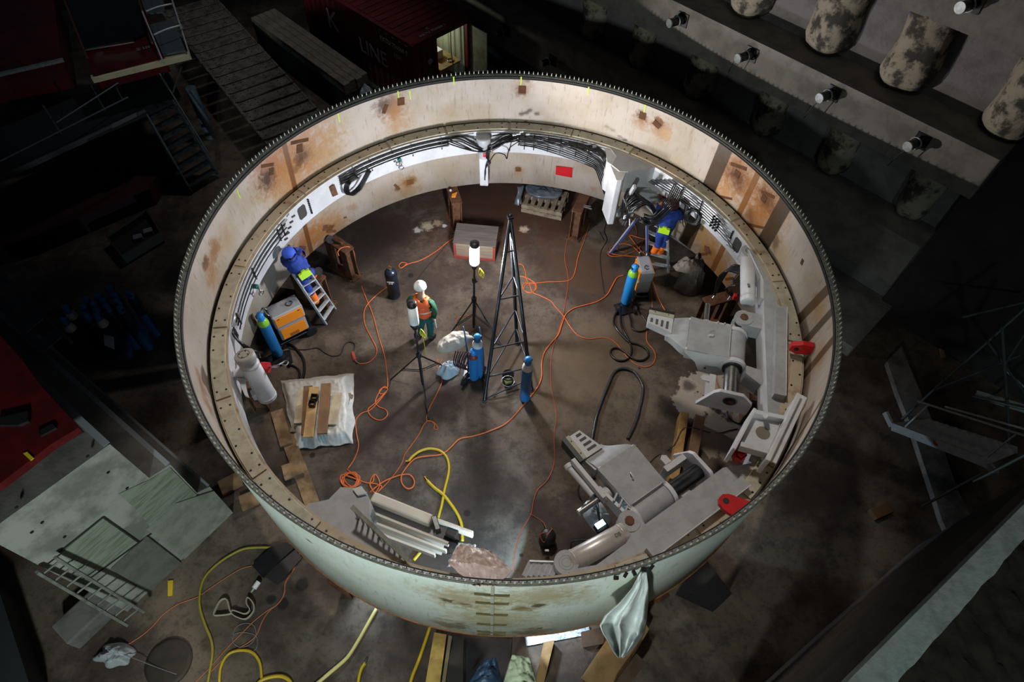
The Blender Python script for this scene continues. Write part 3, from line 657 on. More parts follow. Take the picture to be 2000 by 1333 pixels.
tag(MB().tube(spl([CP(Wc-.6, .02, zr-.16), CP(Wc-.63, .0, 1.5), CP(Wc-.6, -.03, .9), CP(Wc-.62, -.1, .02)], 6), .014, 6).build('hanging_cable', mat('dull_orange', 'a5603c', .6)), 'dull orange cable hanging in the open end of the container', 'cable')
lamp('POINT', 'container_light', CP(Wc*.62, 1.1, zr-.25), (0, 0, 0), 26, (.93, 1, .8), .08)
# timber mats beside it
TIM = mat('grey_timber', '857b6e', .85, c2='5b544c', scale=3, amt=.7, stretch=(1, 1, 1), bump=.4)
def T4(x, y, z): return P(x, y, z)
q = [P(490, 35, 1.0), P(535, 15, 1.0), P(720, 143, 1.0), P(672, 168, 1.0)]
ax = ((q[2]+q[3])/2-(q[0]+q[1])/2); Lt = ax.length; ax.normalize(); ay = V((-ax.y, ax.x, 0)); c_ = (q[0]+q[1])/2; Wt = (q[1]-q[0]).length
for i in range(4):
    o = MB().beam(c_+ay*Wt*(i-1.5)/4+V((0, 0, -.14)), c_+ax*(Lt-.06*(i % 2))+ay*Wt*(i-1.5)/4+V((0, 0, -.14)), Wt/4-.008, .28).build('timber_baulk', TIM, bevel=.012)
    tag(o, ('grey timber baulk on the stack by the red container, %s' % ['farthest from it', 'second from its far side', 'second nearest it', 'nearest it'][3-i]), 'timber', 'timber baulks beside the container')
o = MB()
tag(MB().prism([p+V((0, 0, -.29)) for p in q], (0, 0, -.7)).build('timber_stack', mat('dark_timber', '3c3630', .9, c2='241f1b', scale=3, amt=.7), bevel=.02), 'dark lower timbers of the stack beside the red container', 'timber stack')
# crawler track: a run of perforated steel shoes
SH = mat('track_shoe_steel', '7b726a', .5, .2, c2='4d4743', scale=5, amt=.8, bump=.35)
A, B, C_, D_ = P(365, 118, 1.1), P(495, 262, 1.1), P(620, 205, 1.1), P(488, 45, 1.1)
ax = (B-A).normalized(); mid0 = (A+D_)/2; mid1 = (B+C_)/2; ax = (mid1-mid0).normalized(); ay = V((-ax.y, ax.x, 0)); Wd = 1.68
shoe = None; n = 17; st = (mid1-mid0).length/9.5
tr = thing('crawler_track', mid0+V((0, 0, -1.1)), 'dark steel crawler track of wide perforated shoes running in under the ring rim', 'crawler track')
for i in range(-5, 12):
    c = mid0+ax*(i*st+.1); z = -.005*abs(i)
    b = MB(); a_ = math.atan2(ay.y, ay.x)
    b.prism([c+ay*u*Wd/2+ax*v*(st*.39)+V((0, 0, -.04)) for u, v in ((-1, -1), (1, -1), (1, 1), (-1, 1))], (0, 0, .08), 0)
    for u in (-.86, -.62, -.38, .38, .62, .86):
        for v in (-.22, .12):
            h = c+ay*u*Wd/2+ax*v*st+V((0, 0, .041)); b.cyl(h, h+V((0, 0, .002)), .02, n=7, mi=1)
    for u in (-1, 1): b.prism([c+ay*(u*Wd/2*.97)+ax*v*(st*.42)+ay*w_*.03+V((0, 0, .04)) for v, w_ in ((-1, -1), (1, -1), (1, 1), (-1, 1))], (0, 0, .02), 0)
    b.build('track_shoe', [SH, SEAL], tr, bevel=.012, seg=1)
MB().beam(mid0-ax*2.5+V((0, 0, -.3)), mid1+ax*.3+V((0, 0, -.3)), .5, .5).build('track_frame', DSTEEL, tr)
# white rags by the timber end and by the rim
CLR = mat('clear_film', 'c9d2d6', .25, alpha=.75, spec=.8)
FILM = mat('white_film', 'cfd0cf', .35, c2='b7b4ae', scale=6, amt=.4)
def crumple(name, c, rx, ry, h, mt, seed=0, n=28, rz=0, parent=None, rough=1.0, flat=.0):
    c = V(c); cr, sr = math.cos(rz), math.sin(rz); b = MB(); o3 = V((seed*7.3, seed*3.1, seed))
    def fn(u, v):
        a = 2*PI*v; r = u**.8
        k = 1+.28*noise.noise(V((math.cos(a)*1.3, math.sin(a)*1.3, 0))+o3)*rough
        x = rx*r*k*math.cos(a); y = ry*r*k*math.sin(a)
        q = V((x, y, 0)); fold = noise.noise(q*(3.2/max(rx, ry))+o3)*.5+.4*abs(noise.noise(q*(4.2/max(rx, ry))+o3*2))-.16*abs(noise.noise(q*(8/max(rx, ry))+o3))
        z = h*((1-r**2.5)*(1-flat)+flat*(1 if r < .98 else 0))+h*.6*fold*rough*(1-r**6)+.01
        return c+V((x*cr-y*sr, x*sr+y*cr, max(z, .006)))
    b.grid(fn, n, n*2)
    return b.build(name, mt, parent, solid=.004)
tag(crumple('plastic_sheet', P(712, 190, .35), .35, .2, .35, CLR, 3, 20), 'crumpled clear plastic sheet behind the ring rim by the timber stack', 'plastic sheet')

# ------------------------------------------------------------------ crawler crane body, walkway and stairs at top left
CRR = mat('crane_red', '480c12', .3, c2='2a070a', scale=2, amt=.6)
t = thing('crawler_crane', P(230, 60, 0), 'dark red crane body with a glossy black window, top left corner', 'crane')
zt = 3.0
MB().prism([P(*q, zt) for q in ((182, 148), (322, 112), (262, -30), (110, -30))], (0, 0, -.35)).build('cab_body', CRR, t, bevel=.05)
b = MB(); b.prism([P(*q, zt+.02) for q in ((168, 100), (262, 80), (286, 68), (262, -30), (118, -30))], (0, 0, .05)); b.build('window', mat('black_glass', '040506', .03, spec=.8), t, bevel=.03)
for a, c in (((170, 112), (118, -20)), ((297, 84), (265, -20))): MB().beam(P(*a, zt+.12), P(*c, zt+.12), .04, .06).build('window_frame', mat('bronze_trim', '6b4f3a', .3, .6), t)
MB().beam(P(166, 98, zt+.1), P(262, 82, zt+.1), .02, .02).build('wiper', mat('satin_grey', 'a8a298', .25, .9), t)
text('lettering', '▣ 250', .12, frame(P(280, 94, zt+.03), P(294, 90, zt)-P(262, 98, zt), P(262, 60, zt)-P(270, 90, zt)), mat('dim_lettering', '6d6668', .6), t)
MB().prism([P(*q, zt-.2) for q in ((0, 140), (120, 118), (105, 0), (85, -30), (-40, -30), (-40, 150))], (0, 0, -.7)).build('counterweight', CRR, t, bevel=.05)
MB().beam(P(-20, 150, zt-.1), P(124, 117, zt-.1), .09, .06).build('edge_strip', GS, t)
MB().beam(P(180, 155, zt-.1), P(372, 108, zt-.1), .12, .14).build('bumper', mat('pale_timber', 'c0b394', .6, c2='8f8468', scale=3, amt=.4), t, bevel=.01)
for a, c in (((302, 100), (330, 112)), ((288, 10), (318, 22))): pass
b = MB(); GR = mat('grating', '7f878c', .4, .7, c2='4b5054', scale=20, amt=.6, stretch=(1, 8, 1))
for quad in (((292, 48), (338, 37), (362, 98), (318, 106)), ((265, -30), (315, -30), (322, 22), (285, 26))):
    MB().prism([P(*q, zt+.05) for q in quad], (0, 0, -.04)).build('step_grating', GR, t)
for a, c in (((278, 22), (320, 124)), ((330, -20), (372, 112))): MB().beam(P(*a, zt+.3), P(*c, zt+.1), .03, .03).build('handrail', ALU, t)
for a, c in (((285, 22), (332, 8)), ((300, 68), (350, 50))):
    p, q = P(*a, zt+.35), P(*c, zt+.35); MB().tube(spl([p, p.lerp(q, .5)+V((0, 0, .02)), q, q+V((.0, .1, -.05)), q+V((-.05, .22, -.2))], 4), .018, 6).build('handrail', ALU, t)
DK = mat('dark_grating', '24282b', .6, .4, c2='15171a', scale=10, amt=.5)
t = thing('walkway', P(200, 230, 0), 'dark steel walkway platform with handrails below the crane cab', 'walkway')
MB().prism([P(*q, 2.0) for q in ((170, 180), (320, 125), (355, 190), (280, 225), (0, 345), (0, 250))], (0, 0, -.06)).build('deck', DK, t)
MB().beam(P(0, 350, 2.0), P(285, 218, 2.0), .03, .12).build('toe_board', mat('dull_grey', '3d4144', .6, .2), t)
MB().prism([P(*q, 2.06) for q in ((218, 243), (266, 220), (268, 228), (220, 251))], (0, 0, .005)).build('sign_plate', mat('dull_sign', '55565a', .6), t)
HR = mat('rail_steel', '4f565a', .4, .6)
for a, c in (((0, 315), (250, 190)), ((110, 240), (250, 150)), ((315, 150), (330, 175)), ((338, 180), (355, 130))): MB().cyl(P(*a, 2.7), P(*c, 2.7), .02, n=8).build('handrail', HR, t)
for a in ((120, 262), (205, 215), (240, 195), (320, 145)): p = P(*a, 2.0); MB().cyl(p, p+V((0, 0, .75)), .02, n=8).build('rail_post', HR, t)
t = thing('stairway', P(370, 300, 0), 'dark steel stairs coming down from the walkway beside the ring, upper left', 'stairs')
L0, L1, R0, R1 = P(285, 222, 2.0), P(372, 372, .1), P(335, 195, 2.0), P(425, 340, .1)
for a, c in ((L0, L1), (R0, R1)): MB().beam(a, c, .04, .16).build('stringer', HR, t)
for i in range(8):
    k = (i+.5)/8; MB().beam(L0.lerp(L1, k), R0.lerp(R1, k), .2, .03).build('tread', mat('tread_steel', '3b4044', .5, .5, c2='20242a', scale=15, amt=.7), t)
MB().cyl(R0+V((0, 0, .7)), R1+V((0, 0, .7)), .02, n=8).build('handrail', HR, t)
t = P(372, 172, 1.5); tag(MB().cyl(t-V((0, 0, 1.5)), t, .13, n=20).build('steel_tube', mat('dull_blue_steel', '5b6a78', .5, .3)), 'upright grey tube standing in the dark beside the stairs', 'tube')
DKR = mat('very_dark_red', '3a0a0b', .6, c2='200606', scale=2, amt=.5)
tag(MB().prism([P(*q, .5) for q in ((0, 370), (230, 262), (330, 300), (290, 370), (60, 465), (0, 480))], (0, 0, -.5)).build('machine_skid', DKR, bevel=.04), 'very dark red steel skid in the shadow below the walkway', 'machine skid')
b = MB(); t = thing('tool_crate', P(285, 470, 0), 'open dark crate with tools lying in the shadow left of the ring', 'crate')
q = [P(*k, .05) for k in ((218, 477), (296, 425), (322, 470), (248, 515))]
MB().prism(q, (0, 0, .05)).build('base', mat('crate_dark', '1d1c1a', .8), t)
for i in range(4): MB().beam(q[i]+V((0, 0, .15)), q[(i+1) % 4]+V((0, 0, .15)), .03, .25).build('side', mat('crate_side', '3b3a2c', .7, c2='4a2020', scale=2), t)
for k, lb in (((290, 453), 'pale small box lying in the open dark crate'), ((270, 465), 'grey small box in the middle of the open dark crate')):
    tag(MB().box(P(*k, .15), (.2, .15, .12), .5).build('small_box', mat('tool_grey', '7d7f86', .5), bevel=.01), lb, 'box')

# ------------------------------------------------------------------ blue gas bottles, ganged in the dark
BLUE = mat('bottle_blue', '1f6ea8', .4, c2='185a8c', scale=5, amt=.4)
CAPB = mat('cap_blue', '2e86d0', .35)
WHT = mat('bottle_white', 'd5d3cc', .45)
GRN = mat('bottle_green', '7db32e', .4)
REDB = mat('bottle_maroon', '7a2f20', .5)
def bottle(name, loc, label, h=1.5, r=.115, sh=None, cap=CAPB, body=BLUE, group=None, tilt=None, cat='gas bottle', guard=True):
    t = thing(name, (0, 0, 0), label, cat, group); z = V((0, 0, 1))
    MB().lathe((0, 0, 0), [(0, 0), (r*.9, 0), (r, .03), (r, h*.76)], 22).build('cylinder_body', body, t)
    sho = MB().lathe((0, 0, 0), [(r, h*.76), (r*.97, h*.80), (r*.8, h*.845), (r*.5, h*.88), (r*.33, h*.89)], 22).build('shoulder', sh or body, t)
    if guard:
        b = MB().lathe((0, 0, 0), [(r*.62, h*.87), (r*.66, h*.9), (r*.66, h*.96), (r*.5, h*.99), (0, h)], 16)
        for k in range(2): b.box((r*.66*math.cos(k*PI+.5), r*.66*math.sin(k*PI+.5), h*.94), (.03, .05, .05), k*PI+.5, 1)
        b.build('valve_cap', [cap, mat('cap_slot', '0d2c50', .6)], sho)
    else:
        MB().cyl((0, 0, h*.88), (0, 0, h*.94), r*.3, n=14).build('neck_ring', mat('grey_metal', '55575a', .5, .6), t)
        b = MB().cyl((0, 0, h*.93), (0, 0, h), .016, n=8); b.cyl((-.03, 0, h*.97), (.045, 0, h*.97), .012, n=8); b.build('valve', mat('brass', 'b58a3c', .3, 1), t)
    t.location = loc
    if tilt is not None: t.rotation_euler = tilt
    return t
tops = [(212, 562), (220, 574), (250, 571), (189, 577), (200, 586), (226, 587), (167, 584), (181, 592), (206, 597), (161, 599), (187, 606), (166, 614), (187, 615), (232, 600), (126, 600), (122, 624)]
places = ['at its back edge', 'just in front of the back one', 'standing apart at its right end', 'in its back row towards the left', 'in the middle of its second row', 'in its second row at the right', 'at the left of its back row', 'left of its centre', 'right of its centre', 'at its left edge', 'in the middle of its front rows', 'in its front row at the left', 'in its front row, with a white shoulder', 'behind the green-shouldered gap at its right', 'at its left corner, with a white shoulder', 'nearest the left abutment, with a white shoulder']
DBL = mat('shaded_bottle_blue', '14304c', .4)  # bottle blue darkened, shade on the bodies put into the colour
b0 = None; GG = 'blue gas bottles ganged on a pallet'
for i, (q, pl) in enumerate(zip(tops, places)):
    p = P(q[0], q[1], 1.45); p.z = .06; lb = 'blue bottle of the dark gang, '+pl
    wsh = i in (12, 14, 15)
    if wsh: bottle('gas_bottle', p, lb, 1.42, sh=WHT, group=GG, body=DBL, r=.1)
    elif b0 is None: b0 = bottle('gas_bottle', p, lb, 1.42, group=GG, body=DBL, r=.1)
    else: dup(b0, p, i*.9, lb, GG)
c = P(195, 640, 0)
tag(MB().box(P(190, 655, .03), (1.3, 1.0, .06), .6).build('pallet', mat('dark_pallet', '2b2723', .8), bevel=.01), 'dark pallet under the ganged blue gas bottles', 'pallet')
p = PV(213, 665, P(195, 690, 0), P(235, 672, 0)); MB()
tag(MB().prism([P(*q, .9) for q in ((202, 651), (222, 659), (224, 683), (204, 675))], (.0, 0, -.006)).build('paper_notice', mat('paper', 'e4e6ec', .7)), 'white paper notice on the front of the gas bottle gang', 'notice')

# ------------------------------------------------------------------ right: fallen beam, scaffold stair
CB = mat('stained_beam', '6b6662', .8, c2='3c3733', scale=2.4, amt=.8, bump=.4)
q = [P(x, y, .3) for x, y in ((1740, 697), (1768, 668), (1800, 745), (1845, 850), (1880, 950), (1925, 1040), (1960, 1120), (1900, 1120), (1850, 1010), (1815, 905), (1790, 830), (1762, 760))]
q = [V((k.x, k.y, .14)) for k in q]
tag(MB().prism(q, (0, 0, -.14)).build('concrete_beam', CB, bevel=.03), 'long stained grey beam lying on the dark floor right of the ring', 'beam')
t = thing('access_stair', P(1850, 870, 0), 'aluminium scaffold stair flight with side rails, right of the ring', 'stairs')
A0, A1 = P(1729, 808, 1.6), P(1740, 833, 1.45); B1 = P(1787, 848, 1.3); C1 = P(1930, 906, 2.6); D1 = P(1940, 922, 2.5)
zz = 1.6
sA, sB = P(1742, 833, .55), P(1928, 905, 1.9); oA, oB = P(1812, 825, .55), P(1985, 880, 1.9)
MB().beam(sA, sB, .05, .17).build('stringer', ALU, t, bevel=.005); MB().beam(P(1729, 806, .6), sA, .05, .12).build('stringer_end', ALU, t); MB().beam(sB, P(1943, 925, 1.8), .05, .12).build('stringer_end', ALU, t)
MB().beam(oA, oB, .05, .12).build('stringer', ALU, t, bevel=.005)
for i in range(9):
    k = (i+.5)/9; MB().beam(sA.lerp(sB, k), oA.lerp(oB, k), .2, .03).build('tread', ALU, t)
MB().prism([P(*k, 1.25) for k in ((1822, 858), (1834, 862), (1836, 873), (1824, 869))], (0, 0, .02)).build('red_label', RED, t)
MB().cyl(sA+V((.1, .1, .8)), sB+V((.1, .1, .8)), .02, n=8).build('handrail', ALU, t); MB().cyl(oA+V((0, 0, .6)), oB+V((0, 0, .6)), .02, n=8).build('handrail', ALU, t)
for k in (.12, .95): MB().cyl(sA.lerp(sB, k), sA.lerp(sB, k)+V((.1, .1, .8)), .018, n=8).build('rail_post', ALU, t)
t = thing('scaffold', P(1960, 760, 0), 'dark scaffold of steel tubes with diagonal braces at the right edge', 'scaffold')
SCF = mat('scaffold_tube', '6b7378', .4, .6)
for a, za, c, zc in (((1815, 770), 1.0, (2005, 600), 3.2), ((1957, 640), 3.2, (1973, 870), .8), ((1930, 670), 2.6, (2010, 780), 1.5), ((1880, 620), 2.2, (2005, 590), 2.4), ((1960, 720), 1.2, (2005, 760), 1.2), ((1830, 760), .5, (2005, 690), 1.0), ((1898, 775), 1.5, (2005, 800), 1.8), ((1935, 775), 1.3, (1962, 755), 1.3), ((1900, 942), 3.0, (2010, 885), 3.4), ((1800, 990), 1.5, (1920, 925), 3.0), ((1960, 715), 2.0, (2010, 640), 3.0)):
    MB().cyl(P(*a, za), P(*c, zc), .024, n=8).build('tube', SCF, t)
MB().beam(P(1905, 770, 1.5), P(2005, 800, 1.7), .05, .16).build('deck_edge', ALU, t)
for a, c in (((1815, 770), (1815, 770)), ((1957, 640), 0)):
    p = P(*a, 1.0); MB().cyl(V((p.x, p.y, 0)), p+V((0, 0, .5)), .024, n=8).build('tube', SCF, t)
for k, lb in (((1720, 1000, .4, .2), 'brown timber offcut on the dark floor right of the ring'), ((1640, 605, .2, .2), 'pale offcut in the dark by the foot of the right wall')):
    tag(MB().box(P(k[0], k[1], .06), (k[2], k[3], .12), .4).build('timber_offcut', mat('old_brown_timber', '5a3f24', .8), bevel=.01), lb, 'timber')
tag(MB().prism([P(*k, .0) for k in ((1828, 660), (1836, 662), (1845, 700), (1838, 700))], (0, 0, .04)).build('yellow_batten', mat('dull_yellow', '8c7a3c', .7)), 'short yellowish batten on the floor beyond the scaffold', 'batten')
tag(MB().prism([P(*k, .0) for k in ((329, 1136), (339, 1135), (338, 1165), (329, 1166))], (0, 0, .03)).build('spirit_level', mat('level_yellow', 'b59a20', .5)), 'yellow spirit level lying on the floor by the abutment', 'spirit level')

# ------------------------------------------------------------------ balloon lamps on tripods
def tripod_lamp(foot, lean, H, label, lit, rz, name='tripod_lamp', yaw=0.0):
    t = thing(name, foot, label, 'lamp'); f = V(foot); top = f+V((lean[0], lean[1], H)); ax = (top-f).normalized()
    hub = f+ax*.95; low = f+ax*.5
    MB().cyl(f+ax*.12, f+ax*(H-.62), .022, n=10).cyl(f+ax*.2, f+ax*1.05, .03, n=10).build('mast', DSTEEL, t)
    MB().cyl(hub-ax*.05, hub+ax*.05, .055, n=12).build('hub', BLACK, t)
    MB().cyl(f+ax*1.45-ax*.03, f+ax*1.45+ax*.05, .045, n=12).cyl(f+ax*1.45, f+ax*1.45+V((.07, -.02, .01)), .014, n=8).build('clamp', BLACK, t)
    for k in range(3):
        a = rz+k*2*PI/3; e = V((f.x+.72*math.cos(a), f.y+.72*math.sin(a), .012))
        b = MB().cyl(hub, e, .015, n=8); b.ball(e, .022, 8); b.build('leg', DSTEEL, t)
        MB().cyl(low, hub.lerp(e, .62), .009, n=6).cyl(low+V((0, 0, .06)), hub.lerp(e, .56), .009, n=6).build('brace', DSTEEL, t)
    b0 = f+ax*(H-.62)
    MB().lathe(b0, [(0, 0), (.055, 0), (.06, .05), (.085, .07), (.085, .11), (0, .11)], 20, axis=tuple(ax)).build('socket', BLACK, t)
    dif_ = MB().lathe(b0, [(.075, .11), (.092, .13), (.096, .3), (.092, .5), (.085, .53)], 24, axis=tuple(ax)).build('diffuser', mat('lit_diffuser', 'ffffff', .5, emit='f2f6ff', es=LAMP_TUBE) if lit else mat('unlit_diffuser', 'e8e8e6', .35), t)
    MB().lathe(b0, [(.088, .53), (.09, .54), (.09, .62), (.08, .635), (0, .64)], 24, axis=tuple(ax)).cyl(b0+ax*.64+V((-.03, 0, 0)), b0+ax*.64+V((.03, 0, 0)), .01, n=6).build('top_cap', BLACK, dif_)
    # yellow cord bundle hanging from the socket
    s = b0+V((.11, -.02, .02)); b = MB()
    for k in range(4):
        b.tube(spl([s, s+V((.03+.02*k, -.03*k+.03, -.1)), s+V((.02*k, .02, -.25-.02*k)), s+V((-.02, -.02, -.12)), s], 5), .007, 5)
    if not lit: b.tube(spl([s+V((0, 0, -.1)), s+V((.02, 0, -.35)), s+V((.04, -.02, -.7)), s+V((.03, 0, -.9))], 5), .007, 5)
    b.build('yellow_cord', mat('yellow_cord', 'c9c21c', .5), t)
    return t
F1 = P(925, 648); L1 = P(927, 472, 2.42)
tripod_lamp(F1, (L1.x-F1.x, L1.y-F1.y), 2.42, 'glowing white tube lamp on a tripod in the middle of the ring', True, rad(210))
F2 = P(827, 760); L2 = P(803, 586, 2.25)
tripod_lamp(F2, (L2.x-F2.x, L2.y-F2.y), 2.25, 'unlit white tube lamp on a tripod beside the person in the orange vest', False, rad(-75))

# ------------------------------------------------------------------ black A-frame tower of steel tube
BT = mat('black_tube', '2b2d31', .35, .6, c2='44464c', scale=8, amt=.5)
apex = P(997, 424, 2.9)
f3 = [P(946, 783), P(1038, 762), P(1010, 672)]
g = thing('lattice_trestle', (f3[0]+f3[1]+f3[2])/3, 'tall black three-legged steel trestle with cross braces standing in the ring', 'trestle')
for f_ in f3: MB().cyl(f_+V((0, 0, .02)), apex+(f_-apex).normalized()*.05, .038, n=12).build('leg', BT, g)
MB().box(apex, (.12, .10, .06), .3).ball(apex+V((0, 0, .05)), .03, 8).build('head_plate', BT, g, bevel=.01)
for k in (.18, .43, .70, .86):
    for i in range(3):
        a, c = apex.lerp(f3[i], 1-k if 0 else k), apex.lerp(f3[(i+1) % 3], k)
        if k == .18 and i: continue
        MB().cyl(a, c, .018, n=8).build('brace', BT, g)
a = apex.lerp(f3[0], .99); MB().cyl(a, apex.lerp(f3[1], .93), .018, n=8).build('brace', BT, g)
for i in range(3): MB().cyl(f3[i], f3[i]+V((0, 0, .02)), .06, n=16).build('foot', BT, g)

# ------------------------------------------------------------------ wooden crate
CRT = mat('crate_lid_wood', '514944', .8, c2='38322e', scale=3, amt=.7, stretch=(.5, 6, 1), bump=.3)
CRS = mat('crate_side_wood', '8a7a66', .75, c2='685844', scale=3, amt=.6, stretch=(.5, 1, 6))
CRR2 = mat('crate_red_edge', '8c3a34', .7)
hz = .52
fl, fr, bl_, br_ = P(884, 474, hz), P(968, 482, hz), P(892, 436, hz), P(973, 442, hz)
ux = (fr-fl); wx = ux.length; ux.normalize(); uy = V((-ux.y, ux.x, 0)); dy = ((bl_-fl).dot(uy)+(br_-fr).dot(uy))/2
t = thing('wooden_crate', (fl+fr)/2+uy*dy/2-V((0, 0, hz)), 'weathered plank crate with red-painted corners behind the glowing lamp', 'crate')
cc = (fl+fr)/2+uy*dy/2; az = math.atan2(ux.y, ux.x)
MB().box(cc+V((0, 0, -hz/2-.03)), (wx-.04, dy-.04, hz-.06), az).build('box_side', CRS, t, bevel=.004)
for k in range(6): MB().box(cc+uy*dy*((k+.5)/6-.5)+V((0, 0, -.012)), (wx, dy/6-.008, .028), az).build('lid_plank', CRT, t, bevel=.003)
for a in (-1, 1):
    for c in (-1, 1): MB().box(cc+ux*a*(wx/2-.04)+uy*c*(dy/2-.025)+V((0, 0, -hz/2-.03)), (.06, .035, hz-.06), az).build('corner_batten', CRR2, t)
MB().box(cc-uy*(dy/2-.01)+V((0, 0, -hz+.04)), (wx-.02, .03, .07), az).build('bottom_batten', CRR2, t)

# ------------------------------------------------------------------ single gas bottles on the floor
t = bottle('gas_bottle', P(771, 578), 'black gas bottle standing alone on the floor left of the glowing lamp', 1.0, .135, body=mat('bottle_black', '101116', .3, c2='22304a', scale=4, amt=.4), cap=BLACK, guard=False)
text('lettering', 'MESSER\nGAS', .05, Matrix.Translation(V((-.0, -.14, .6))) @ Matrix.Rotation(PI/2, 4, 'X'), WT, t)
bottle('gas_bottle', P(1025, 779), 'blue gas bottle with white shoulder standing by the foot of the black trestle', 1.5, .105, sh=WHT)
# trolley of two bottles with a canvas thrown over it
tr = thing('bottle_trolley', P(920, 745), 'two-wheeled welding trolley carrying blue bottles, under a grey canvas', 'trolley')
c = P(912, 742)
for px, py in ((909, 742), (941, 728)):
    w_ = P(px, py, .15); ax = V((.9, -.45, 0))
    wh_ = MB().cyl(w_-ax*.025, w_+ax*.025, .15, n=24).build('wheel', BLACK, tr); MB().cyl(w_-ax*.03, w_+ax*.03, .075, n=20).build('wheel_rim', STEEL, wh_)
MB().cyl(P(909, 742, .15), P(941, 728, .15), .015, n=8).build('axle', STEEL, tr)
for dx in (-.12, .2):
    b_ = P(925, 745, .05)+V((dx, .12, 0)); MB().tube(spl([b_, b_+V((0, .1, .5)), b_+V((-.05, .25, 1.05)), b_+V((-.1, .4, 1.2))], 5), .016, 8).build('frame_tube', mat('trolley_blue', '27405c', .5), tr)
MB().prism([P(*k, .06) for k in ((905, 738), (938, 735), (940, 715), (908, 718))], (0, 0, .03)).build('toe_plate', DSTEEL, tr)
bottle('gas_bottle', P(934, 733, .1), 'taller blue bottle with white shoulder at the back of the canvas-covered trolley', 1.42, .105, sh=WHT)
bottle('gas_bottle', P(926, 738, .1), 'shorter blue bottle with maroon shoulder in front on the canvas-covered trolley', 1.02, .1, sh=REDB)
CANV = mat('grey_canvas', '9b958b', .85, c2='7d776d', scale=4, amt=.5)
o = crumple('canvas_cover', P(889, 668, .93), .40, .2, .17, CANV, 5, 34, rz=rad(33), rough=1.1); tag(o, 'crumpled grey canvas thrown over the trolley of blue bottles', 'canvas')
b = MB(); s0 = P(900, 690, .8)
for k in range(6): b.tube(spl([s0+V((.05*k-.1, 0, .05)), s0+V((.04*k-.15, -.05, -.25)), s0+V((.05*k-.1, -.02, -.45-.03*k)), s0+V((.06*k, .1, -.2))], 5), .014, 6)
tag(b.build('welding_hoses', mat('maroon_hose', '3b2026', .5)), 'bundle of dark maroon hoses hanging under the grey canvas', 'hoses')
tag(crumple('plastic_bag', P(876, 727, 0), .26, .17, .3, CLR, 9, 20, rz=.2), 'crumpled clear plastic bag on the floor beside the trolley wheel', 'plastic bag')
t = thing('bucket', P(992, 745), 'small black bucket of tools inside the foot of the black trestle', 'bucket')
MB().lathe(P(992, 745), [(0, 0), (.1, 0), (.13, .26), (.125, .26), (.1, .02), (0, .02)], 24).build('pail', BLACK, t)
MB().torus(P(992, 745, .26), (0, 0, 1), .13, .006, 24, 6).build('wire_rim', STEEL, t)
MB().box(P(992, 745, .2), (.14, .1, .06), .4).build('contents', mat('olive_rag', '6b6a3a', .8), t)
t = thing('cable_drum', P(1068, 1055), 'black round drum under orange cable on the floor near the front ledge', 'drum')
MB().lathe(P(1068, 1058), [(0, 0), (.14, 0), (.15, .04), (.14, .3), (.1, .36), (0, .37)], 24).build('body', BLACK, t)
MB().box(P(1068, 1065, .18)+V((0, -.1, 0)), (.07, .03, .04)).build('label', mat('paper', ''), t)

# ------------------------------------------------------------------ steel support stands under the ring
def stand(px, py, inr, label, w_=.26, z=.93):
    A = P(px, py, z); th = math.atan2(A.y, A.x); d = pol(1, th); s = V((-d.y, d.x, 0)); base = pol(inr, th)
    t = thing('support_stand', base, label, 'support stand', 'rusty stands under the ring')
    MB().prism([pol(5.2, th, z)+s*w_/2, pol(5.2, th, z)-s*w_/2, pol(inr-.12, th, z)-s*w_/2, pol(inr-.12, th, z)+s*w_/2], (0, 0, -.045)).build('top_plate', RUST, t, bevel=.006)
    for r_ in (inr, 5.08): MB().ibeam(pol(r_, th, .02), pol(r_, th, z-.045), w_*.85, w_*.85, .022, up=tuple(s)).build('column', RUST, t)
    MB().prism([pol(5.25, th, .0)+s*w_*.7, pol(5.25, th, .0)-s*w_*.7, pol(inr-.18, th, .0)-s*w_*.7, pol(inr-.18, th, .0)+s*w_*.7], (0, 0, .02)).build('foot_plate', RUST, t)
    for k in (-1, 1): MB().cyl(pol(inr-.15, th, .02)+s*k*w_*.6, pol(inr-.15, th, .06)+s*k*w_*.6, .018, n=6).build('anchor_bolt', STEEL, t)
    return t
stand(888, 383, 4.62, 'rusty steel stand under the far side of the ring behind the wooden crate')
stand(1135, 395, 4.55, 'rusty steel stand with a welding clamp, right of the pallet at the far side')
stand(672, 482, 4.58, 'rusty steel stand with orange cable looped over it, behind the left welder')
stand(612, 540, 4.5, 'rusty steel stand right beside the left welder and his ladder')
stand(1378, 590, 4.55, 'rusty steel stand under the ring behind the right white cylinder')
for th_, lb in ((-60, 'rusty stand under the front right of the ring, hidden mostly by the shell'), (-120, 'rusty stand under the front left of the ring, hidden mostly by the shell'), (-8, 'rusty stand under the right side of the ring below the upper arm'), (190, 'rusty stand under the left side of the ring below the blue bottle')):
    A = pol(5, rad(th_), .93); M_ = A
    th = rad(th_); d = pol(1, th); t = thing('support_stand', pol(4.95, th), lb, 'support stand', 'rusty stands under the ring')
    MB().box(pol(4.95, th, .905), (.5, .26, .07), th).build('top_plate', RUST, t); MB().ibeam(pol(4.95, th, .0), pol(4.95, th, .88), .22, .3, .02, up=tuple(d)).build('column', RUST, t)
t = thing('welding_clamp', P(1152, 405, .97), 'small silver welding earth clamp on the stand right of the pallet', 'clamp')
MB().beam(P(1140, 404, .98), P(1156, 409, .98), .035, .03).build('jaw', CHROME, t, bevel=.004); MB().beam(P(1141, 402, 1.02), P(1154, 404, 1.04), .03, .02).build('handle', CHROME, t)
t = thing('angle_grinder', P(645, 466, .95), 'steel roller end with a bright hub lying on the stand behind the left welder', 'grinder')
